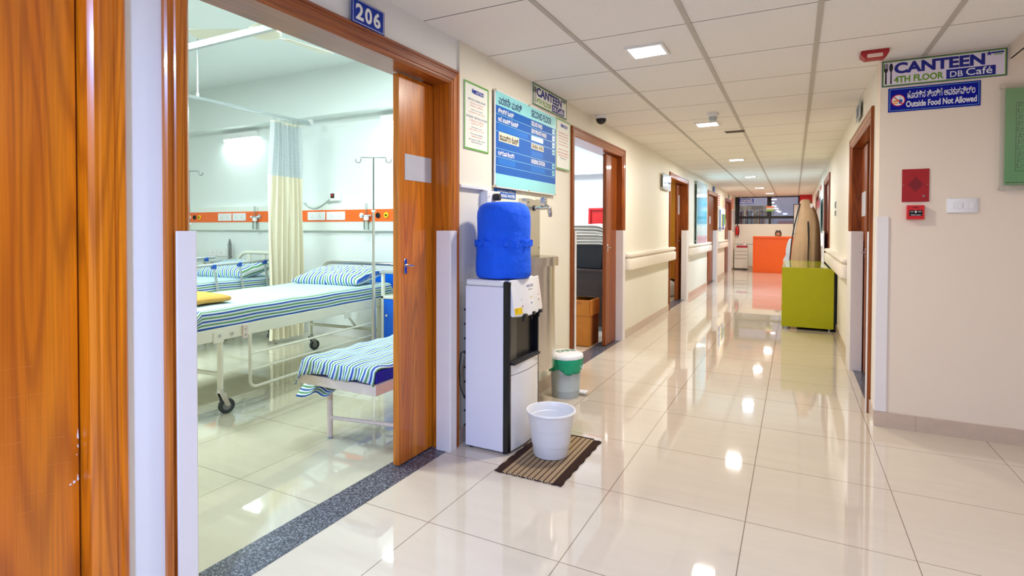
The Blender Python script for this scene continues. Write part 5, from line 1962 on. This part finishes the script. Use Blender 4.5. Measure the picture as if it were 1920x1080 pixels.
# fourth room: blue mop bucket glimpsed at the door
t = thing('mop_bucket', 'blue bucket glimpsed inside the doorway right of the blue glass board', 'bucket', (-2.05, 13.9, 0))
MB().lathe([(0.0, 0.0), (0.10, 0.0), (0.13, 0.28), (0.135, 0.28), (0.135, 0.29), (0.125, 0.29), (0.095, 0.01), (0.0, 0.01)], (-2.05, 13.9, 0.45), 24).build('pail', m_bluep, t)
bx('stool', m_blackmat, t, -2.16, -1.96, 13.78, 14.02, 0.0, 0.45)

# ================================================================== far left wall
t = plate('room_name_sign', LW, 8.10, 8.665, 1.868, 2.108, 'silver standoff sign with black lettering before the yellow room', 'sign', M('silver plate', (196, 206, 216), 0.15, 0.4), 0.035, 0.006)
LW.text('Labour', m_ktext, t, 8.15, 8.36, 1.955, 2.03, 0.042, 0.04)
LW.text('Ward', m_ktext, t, 8.40, 8.62, 1.955, 2.03, 0.042, 0.04)
for u in (8.13, 8.635):
    for v in (1.89, 2.085):
        LW.cyl('stud', m_steel, t, u, v, 0.012, 0.0, 0.044, 10)
t = thing('glass_board', 'tall pale blue glass board on the wall above a handrail', 'glass board', LW.p(11.85, 0.99, 0))
gl = M('pale blue glass', (176, 226, 236), 0.06, var=0.03, coat=0.8)
LW.box('glass_sheet', gl, t, 11.18, 12.56, 0.995, 2.25, 0.040, 0.050, 0.002)
LW.box('blue_band', M('cyan printed band', (132, 222, 240), 0.08, coat=0.8), t, 11.19, 12.55, 1.36, 1.90, 0.050, 0.0508)
for u in (11.25, 12.49):
    for v in (1.05, 2.19):
        LW.cyl('stud', m_steel, t, u, v, 0.016, 0.0, 0.056, 12)
t = plate('room_number_sign', LW, 13.85, 14.15, 2.20, 2.32, 'small grey number plate above the door right of the blue glass board', 'sign', m_signl, 0.016)
t = plate('room_number_sign', LW, 17.3, 17.6, 2.20, 2.32, 'tiny grey number plate above the last left door', 'sign', m_grey, 0.016)
t = plate('wall_notice', LW, 14.82, 15.32, 1.87, 2.20, 'reddish printed notice with red lines above the key board', 'notice', m_paper, 0.0)
for k in range(5):
    LW.box('red_line', m_rtext, t, 14.86, 15.28, 1.90 + k * .058, 1.93 + k * .058, 0.004, 0.005)
t = plate('wall_notice', LW, 15.55, 15.80, 1.88, 2.10, 'small yellow-green notice right of the red-lined one', 'notice', M('lime sheet', (226, 228, 160), 0.6), 0.0)
t = plate('wall_notice', LW, 15.95, 16.2, 1.86, 2.10, 'small pink notice by the last left door', 'notice', M('pink sheet', (232, 190, 170), 0.6), 0.0)
t = thing('key_board', 'white wall board with hanging clipboards above the short handrail', 'notice board', LW.p(15.6, 1.25, 0))
LW.box('board', m_paper, t, 14.95, 16.35, 1.33, 1.86, 0.0, 0.03, 0.003)
for a, b, c, mt in ((15.0, 15.12, 1.24, m_signl), (15.45, 15.6, 1.36, m_lime), (15.72, 15.86, 1.28, m_bluep), (16.05, 16.2, 1.42, m_greenb)):
    LW.box('clipboard', mt, t, a, b, c, 1.70 if mt is not m_signl else 1.80, 0.03, 0.045)
t = plate('wall_notice', LW, 18.30, 19.20, 1.24, 1.88, 'tall framed grey notice on the wall past the last left door', 'notice', M('grey print', (206, 206, 210), 0.3), 0.0, 0.02)
ring(LW, t, 'frame', m_grey, 18.30, 19.20, 1.24, 1.88, 0.03, 0.02)
t = plate('wall_notice', LW, 18.25, 18.85, 1.93, 2.28, 'salmon pink poster above the framed grey notice', 'notice', M('salmon sheet', (236, 142, 118), 0.6), 0.0)

# right wall far items
t = plate('wall_notice', RW, -13.5, -12.5, 1.95, 2.45 - .1, 'pale poster with red print far along the right wall', 'notice', m_paper, 0.0)
RW.box('red_line', m_rtext, t, -13.4, -12.6, 2.1, 2.2, 0.004, 0.005)
t = plate('glass_board', RW, -13.8, -11.9, 1.25, 1.90, 'blue glass board far along the right wall', 'glass board', gl, 0.04, 0.008)

# ================================================================== green counter and what stands behind it
t = thing('green_counter', 'olive green laminate counter standing against the right wall', 'counter', (0.16, 8.7, 0))
bx('front_panel', m_lime, t, -0.136, 0.446, 7.835, 7.86, 0.035, 0.792, 0.002)
bx('top', m_limet, t, -0.136, 0.386, 7.86, 9.66, 0.765, 0.795, 0.002)
bx('left_panel', m_lime, t, -0.136, -0.112, 7.86, 9.66, 0.035, 0.765)
bx('gap_shade', m_blackmat, t, 0.05, 0.468, 7.862, 9.6, 0.035, 0.76)  # black box added to draw the shadowed gap between counter and wall
for x, y in ((-.10, 7.87), (-.07, 7.9), (0.40, 7.88), (-.1, 9.6), (0.42, 9.55)):
    MB().cyl((x, y, 0), (x, y, 0.036), 0.011, 10).build('foot', m_alu, t)
bx('counter_clip', m_chrome, t, 0.30, 0.33, 7.95, 8.03, 0.795, 0.801, 0.002)

# tall tan draped cover
t = thing('draped_cover', 'tall tan cloth cover with dark slit standing behind the green counter', 'covered equipment', (0.17, 10.1, 0))
secs = [(0.0, -.055, .385, .20), (0.40, -.055, .385, .20), (0.76, -.048, .380, .19), (1.0, -.030, .376, .18), (1.2, 0.002, .372, .17), (1.38, 0.030, .360, .15), (1.52, 0.048, .330, .13),
        (1.62, 0.060, .292, .11), (1.70, 0.070, .256, .09), (1.75, .085, .232, .07), (1.772, .110, .205, .05)]
m = MB()
rings = []
NA = 72
dense = []
for i in range(len(secs) - 1):
    for k in range(4):
        f = k / 4
        dense.append([a + (b - a) * f for a, b in zip(secs[i], secs[i + 1])])
dense.append(list(secs[-1]))
for z, xl, xr, dp in dense:
    rg = []
    cx, w = (xl + xr) / 2, (xr - xl) / 2
    fold = 0.0065 * max(0.15, min(1, (1.62 - z) / 0.9))
    for k in range(NA):
        a = 2 * PI * k / NA
        r = 1 + fold / w * (math.sin(7 * a + 0.6 + z * .5) + 0.7 * math.sin(12 * a + 2 * math.sin(z * 2.1)) + 0.4 * math.sin(19 * a + z * 3))
        # a slit down the front, slightly right of the middle
        ang = (a - (-PI / 2 + 0.30) + PI) % (2 * PI) - PI
        sl = 0.0
        sx = math.copysign(abs(math.cos(a)) ** 0.8, math.cos(a))
        sy = math.copysign(abs(math.sin(a)) ** 0.8, math.sin(a))
        rg.append((cx + sx * w * r, 10.1 + sy * dp * r * (1 - sl * 1.5), z))
    rings.append(rg)
m.loft(rings)
m.build('cover', m_brown, t, ang=70)
m = MB()
m.tube([(0.195, 9.952, 1.41), (0.200, 9.938, 1.30), (0.205, 9.924, 1.10), (0.200, 9.913, 0.9), (0.196, 9.903, 0.6), (0.196, 9.900, 0.1)], [0.010, 0.013, 0.010, 0.007, 0.006, 0.006], 8)
m.build('dark_slit', m_blackmat, t)
m = MB()
m.tube([(0.075, 10.03, 1.70), (0.045, 10.02, 1.56), (0.004, 10.02, 1.36), (-.036, 10.02, 1.1), (-.058, 10.02, 0.8), (-.064, 10.02, 0.1)], 0.010, 8)
m.build('dark_piping', m_blackmat, t)
bx('care_label', m_pink, t, 0.225, 0.262, 10.0, 10.02, 1.635, 1.70, 0.002)
m = MB()
m.loft([[(x + 0.010 * math.sin(z * 30), 10.25, z), (x + w + .006 * math.sin(z * 40), 10.24, z), (x + w, 10.27, z), (x, 10.28, z)] for x, w, z in ((-.15, .10, 0.0), (-.15, .10, 0.78), (-.125, .07, 0.86), (-.12, .075, 0.95), (-.105, .06, 1.05), (-.075, .03, 1.13))])
o = m.build('plastic_wrap', M('bluish plastic wrap', (214, 226, 240), 0.2, var=0.15, vs=20), None, ang=60)
tag(o, 'bluish white plastic wrap sticking out left of the tan cover', 'plastic wrap')

# ================================================================== far end
t = thing('reception_desk', 'bright orange reception desk at the far end of the corridor', 'desk', (-0.5, 18.2, 0))
bx('front_panel', m_orange, t, -1.055, 0.10, 17.86, 17.89, 0.0, 1.03)
m = MB()
m.box(-1.098, -1.055, 17.81, 18.5, 0.0, 1.087)
m.box(0.10, 0.14, 17.81, 18.5, 0.0, 1.087)
m.box(-1.055, 0.10, 17.81, 18.2, 1.03, 1.087)
m.build('surround', m_orange, t)
bx('work_top', m_white, t, -1.05, 0.10, 18.0, 18.55, 0.72, 0.75)
t = thing('filing_cabinet', 'pale metal filing cabinet with drawers left of the orange desk', 'filing cabinet', (-1.53, 19.15, 0))
mc = M('pale grey-beige enamel', (226, 218, 204), 0.35, var=0.02)
bx('cabinet_body', mc, t, -1.725, -1.325, 18.99, 19.44, 0.03, 0.70, 0.004)
for z0, z1 in ((0.60, 0.685), (0.485, 0.59), (0.37, 0.475), (0.05, 0.36)):
    d = bx('drawer', mc, t, -1.718, -1.332, 18.972, 18.992, z0, z1, 0.003)
    bx('pull_lip', m_grey, d, -1.70, -1.35, 18.966, 18.973, z1 - .012, z1 - .004)
EWc = Plane((0, 18.972, 0), (1, 0, 0), (0, -1, 0))
EWc.cyl('key_lock', m_steel, t, -1.685, 0.645, 0.014, 0.0, 0.006, 10)
bx('plinth', m_black, t, -1.715, -1.335, 19.0, 19.42, 0.0, 0.03)
t = thing('tray', 'dark red tray on the filing cabinet', 'tray', (-1.49, 19.2, 0.70))
bx('tray_body', M('crimson tray', (170, 20, 44), 0.4), t, -1.66, -1.34, 19.05, 19.40, 0.701, 0.765, 0.006)
for i, (x, cm, lab) in enumerate(((-1.45, m_red2, 'small red and white bottle on the red tray'), (-1.40, m_white, 'small white bottle on the red tray, middle of three'), (-1.36, m_grey, 'small pale bottle on the right end of the red tray'))):
    b = thing('bottle', lab, 'bottle', (x, 19.2, 0.766), group='small bottles on the red tray')
    MB().lathe([(0.0, 0.0), (0.022, 0.0), (0.024, 0.01), (0.024, 0.055), (0.010, 0.070), (0.010, 0.080), (0.0, 0.08)], (x, 19.2, 0.766), 16).build('flask', m_white if i != 2 else m_grey, b)
    MB().lathe([(0.012, 0.078), (0.012, 0.098), (0.0, 0.1)], (x, 19.2, 0.766), 14).build('cap', cm, b)
struct(bx('trim_30', m_grey, None, -1.75, 0.10, 19.488, 19.50, 0.80, 0.82))
t = thing('fire_extinguisher', 'red fire extinguisher hanging at the far left corner', 'fire extinguisher', (-1.66, 19.40, 1.10))
MB().lathe([(0.0, 0.0), (0.05, 0.0), (0.056, 0.01), (0.056, 0.24), (0.045, 0.275), (0.02, 0.29), (0.0, 0.29)], (-1.67, 19.42, 1.11), 24).build('cylinder', m_red2, t)
m = MB()
m.tube([(-1.67, 19.42, 1.40), (-1.67, 19.42, 1.46), (-1.72, 19.40, 1.60)], 0.016, 8)
m.build('valve', m_black, t)
MB().tube([(-1.67, 19.38, 1.44), (-1.62, 19.36, 1.38), (-1.61, 19.36, 1.2), (-1.65, 19.36, 1.02)], 0.010, 8).build('hose', m_blackmat, t)
t = thing('hanging_sign', 'blue hanging sign with white lettering in front of the end window', 'sign', (-1.23, 17.0, 2.04))
bx('sign_board', m_signd, t, -1.42, -1.04, 16.995, 17.005, 2.038, 2.165)
HP = Plane((0, 16.995, 0), (1, 0, 0), (0, -1, 0))
HP.text('ಶುಶ್ರೂಷ ಕೇಂದ್ರ', m_ltext, t, -1.39, -1.07, 2.106, 2.155, 0.001, 0.03)
HP.text('NURSING STATION', m_ltext, t, -1.40, -1.06, 2.050, 2.095, 0.001, 0.04)
for x in (-1.36, -1.12):
    MB().cyl((x, 17.0, 2.165), (x, 17.0, CZ), 0.003, 6).build('wire', m_steel, t)
t = thing('welcome_card', 'small orange, white and green card on the end window frame', 'card', (-.70, 19.5, 1.88))
EW.box('card', m_paper, t, -.815, -.588, 1.882, 2.052, -.028, -.024)
EW.box('orange_band', m_orangew, t, -.815, -.588, 2.00, 2.052, -.0239, -.022)
EW.box('green_band', M('leaf green band', (140, 206, 60), 0.5), t, -.815, -.588, 1.882, 1.935, -.0239, -.022)
t = thing('whiteboard', 'narrow whiteboard with black frame behind the tan cover', 'whiteboard', (0.06, 19.45, 1.2))
EW.box('board', m_paper, t, -.02, 0.135, 1.15, 2.09, 0.0, 0.02)
ring(EW, t, 'frame', m_blackmat, -.03, 0.14, 1.14, 2.10, 0.018, 0.02)

# person seated behind the desk: only the hair shows over the desk top
t = thing('person', 'person with dark hair seated low behind the orange desk', 'person', (-0.44, 18.72, 0))
PXX, PYY = -0.44, 18.75
m = MB()
secs = [(0.46, .19, .13, 0), (0.55, .18, .13, 0), (0.70, .165, .115, 0), (0.84, .19, .12, 0.0), (0.915, .195, .10, 0.0), (0.955, .13, .075, 0), (0.975, .06, .06, 0), (1.01, .052, .056, -.01),
        (1.035, .058, .070, -.02), (1.075, .070, .088, -.025), (1.13, .076, .097, -.02), (1.18, .074, .094, -.012), (1.215, .058, .075, -.005), (1.236, .03, .04, 0)]
m.loft([[(PXX + rx * math.cos(2 * PI * k / 24), PYY + dy + ry * math.sin(2 * PI * k / 24), z) for k in range(24)] for z, rx, ry, dy in secs])
# arms, hands resting on the work top; thighs and shins
for s in (-1, 1):
    m.tube([(PXX + s * .17, PYY, 0.90), (PXX + s * .225, PYY + .01, 0.80), (PXX + s * .235, PYY - .04, 0.72), (PXX + s * .20, PYY - .16, 0.77), (PXX + s * .17, PYY - .26, 0.775)], [.05, .048, .042, .036, .028], 12)
    m.tube([(PXX + s * .09, PYY, 0.52), (PXX + s * .10, PYY - .22, 0.53), (PXX + s * .10, PYY - .38, 0.51), (PXX + s * .10, PYY - .40, 0.30), (PXX + s * .10, PYY - .40, 0.04), (PXX + s * .10, PYY - .52, 0.03)], [.09, .085, .065, .055, .04, .035], 12)
    for f in range(4):
        m.tube([(PXX + s * (.15 + .014 * f), PYY - .27, 0.775), (PXX + s * (.148 + .014 * f), PYY - .32, 0.770), (PXX + s * (.147 + .013 * f), PYY - .35, 0.762)], [.009, .008, .007], 6)
m.tube([(PXX, PYY - .105, 1.12), (PXX, PYY - .135, 1.095), (PXX, PYY - .105, 1.085)], [.010, .014, .010], 8)
m.build('body', m_skin, t)
m = MB()
m.loft([[(PXX + (rx + .010 + .004 * math.sin(9 * 2 * PI * k / 36)) * math.cos(2 * PI * k / 36), PYY + .012 + (ry + .012 + .004 * math.sin(7 * 2 * PI * k / 36)) * math.sin(2 * PI * k / 36), z) for k in range(36)]
        for z, rx, ry in ((1.085, .074, .090), (1.135, .078, .096), (1.165, .082, .098), (1.20, .078, .092), (1.232, .060, .070), (1.250, .032, .038), (1.254, .008, .01))])
for k in range(7):
    a = 2 * PI * k / 7
    m.tube([(PXX + .04 * math.cos(a), PYY + .04 * math.sin(a), 1.235), (PXX + .06 * math.cos(a), PYY + .06 * math.sin(a), 1.262), (PXX + .085 * math.cos(a + .4), PYY + .08 * math.sin(a + .4), 1.27)], [.014, .009, .003], 6)
m.build('hair', m_hair, t, ang=80)
m = MB()
m.loft([[(PXX + (rx + .008) * math.cos(2 * PI * k / 24), PYY + (ry + .008) * math.sin(2 * PI * k / 24), z) for k in range(24)] for z, rx, ry in ((0.47, .19, .13), (0.60, .175, .125), (0.72, .166, .116), (0.84, .19, .12), (0.915, .195, .102), (0.962, .115, .072))])
m.build('shirt', M('white uniform', (220, 222, 230), 0.8), t, ang=60)
t = thing('office_chair', 'chair under the person behind the orange desk', 'chair', (PXX, PYY, 0))
bx('seat', m_blackmat, t, PXX - .22, PXX + .22, PYY - .2, PYY + .22, 0.40, 0.455, 0.02)
for x in (-.19, .19):
    for y in (-.17, .19):
        bx('leg', m_alu, t, PXX + x - .014, PXX + x + .014, PYY + y - .014, PYY + y + .014, 0.0, 0.41)
bx('backrest', m_blackmat, t, PXX - .2, PXX + .2, PYY + .21, PYY + .24, 0.45, 0.86, 0.01)

# cloth drying strips seen through the end window
random.seed(11)
cols = [(150, 112, 112), (206, 200, 196), (126, 96, 100), (176, 214, 226), (168, 132, 120), (214, 206, 190), (140, 120, 116), (196, 170, 150), (150, 140, 150), (206, 190, 170), (128, 110, 116), (186, 150, 120)]
names = ['dusty rose', 'off-white', 'plum', 'pale blue', 'tan', 'cream', 'taupe', 'sand', 'lilac grey', 'beige', 'mauve', 'ochre']
x = -1.66
for i, c in enumerate(cols):
    w_ = 0.055 + 0.03 * random.random()
    m = MB()
    m.grid(6, 8, lambda u, v: (x + u * w_, 20.2 + 0.02 * math.sin(u * 6 + i), 1.05 + v * (0.86 + 0.02 * (i % 3))))
    o = m.build('hanging_cloth', M('cloth ' + names[i], c, 0.9), None, solid=0.004)
    tag(o, '%s cloth strip hanging outside the end window, number %s from the left' % (names[i], ['one', 'two', 'three', 'four', 'five', 'six', 'seven', 'eight', 'nine', 'ten', 'eleven', 'twelve'][i]), 'cloth', 'cloth strips hanging outside the end window')
    x += w_ + 0.012
t = thing('clothes_rail', 'pale horizontal box beam above the cloth strips outside the window', 'beam', (-1.2, 20.2, 1.95))
bx('beam', M('ivory beam', (226, 214, 190), 0.6), t, -1.70, -.62, 20.17, 20.26, 1.955, 2.10)
for x in (-1.70, -.65):
    bx('post', m_grey, t, x, x + .03, 20.22, 20.25, 0.0, 1.955)
struct(bx('trim_31', M('rust render', (150, 100, 96), 0.8), None, -.55, -.06, 22.8, 22.98, 0.0, 1.62))
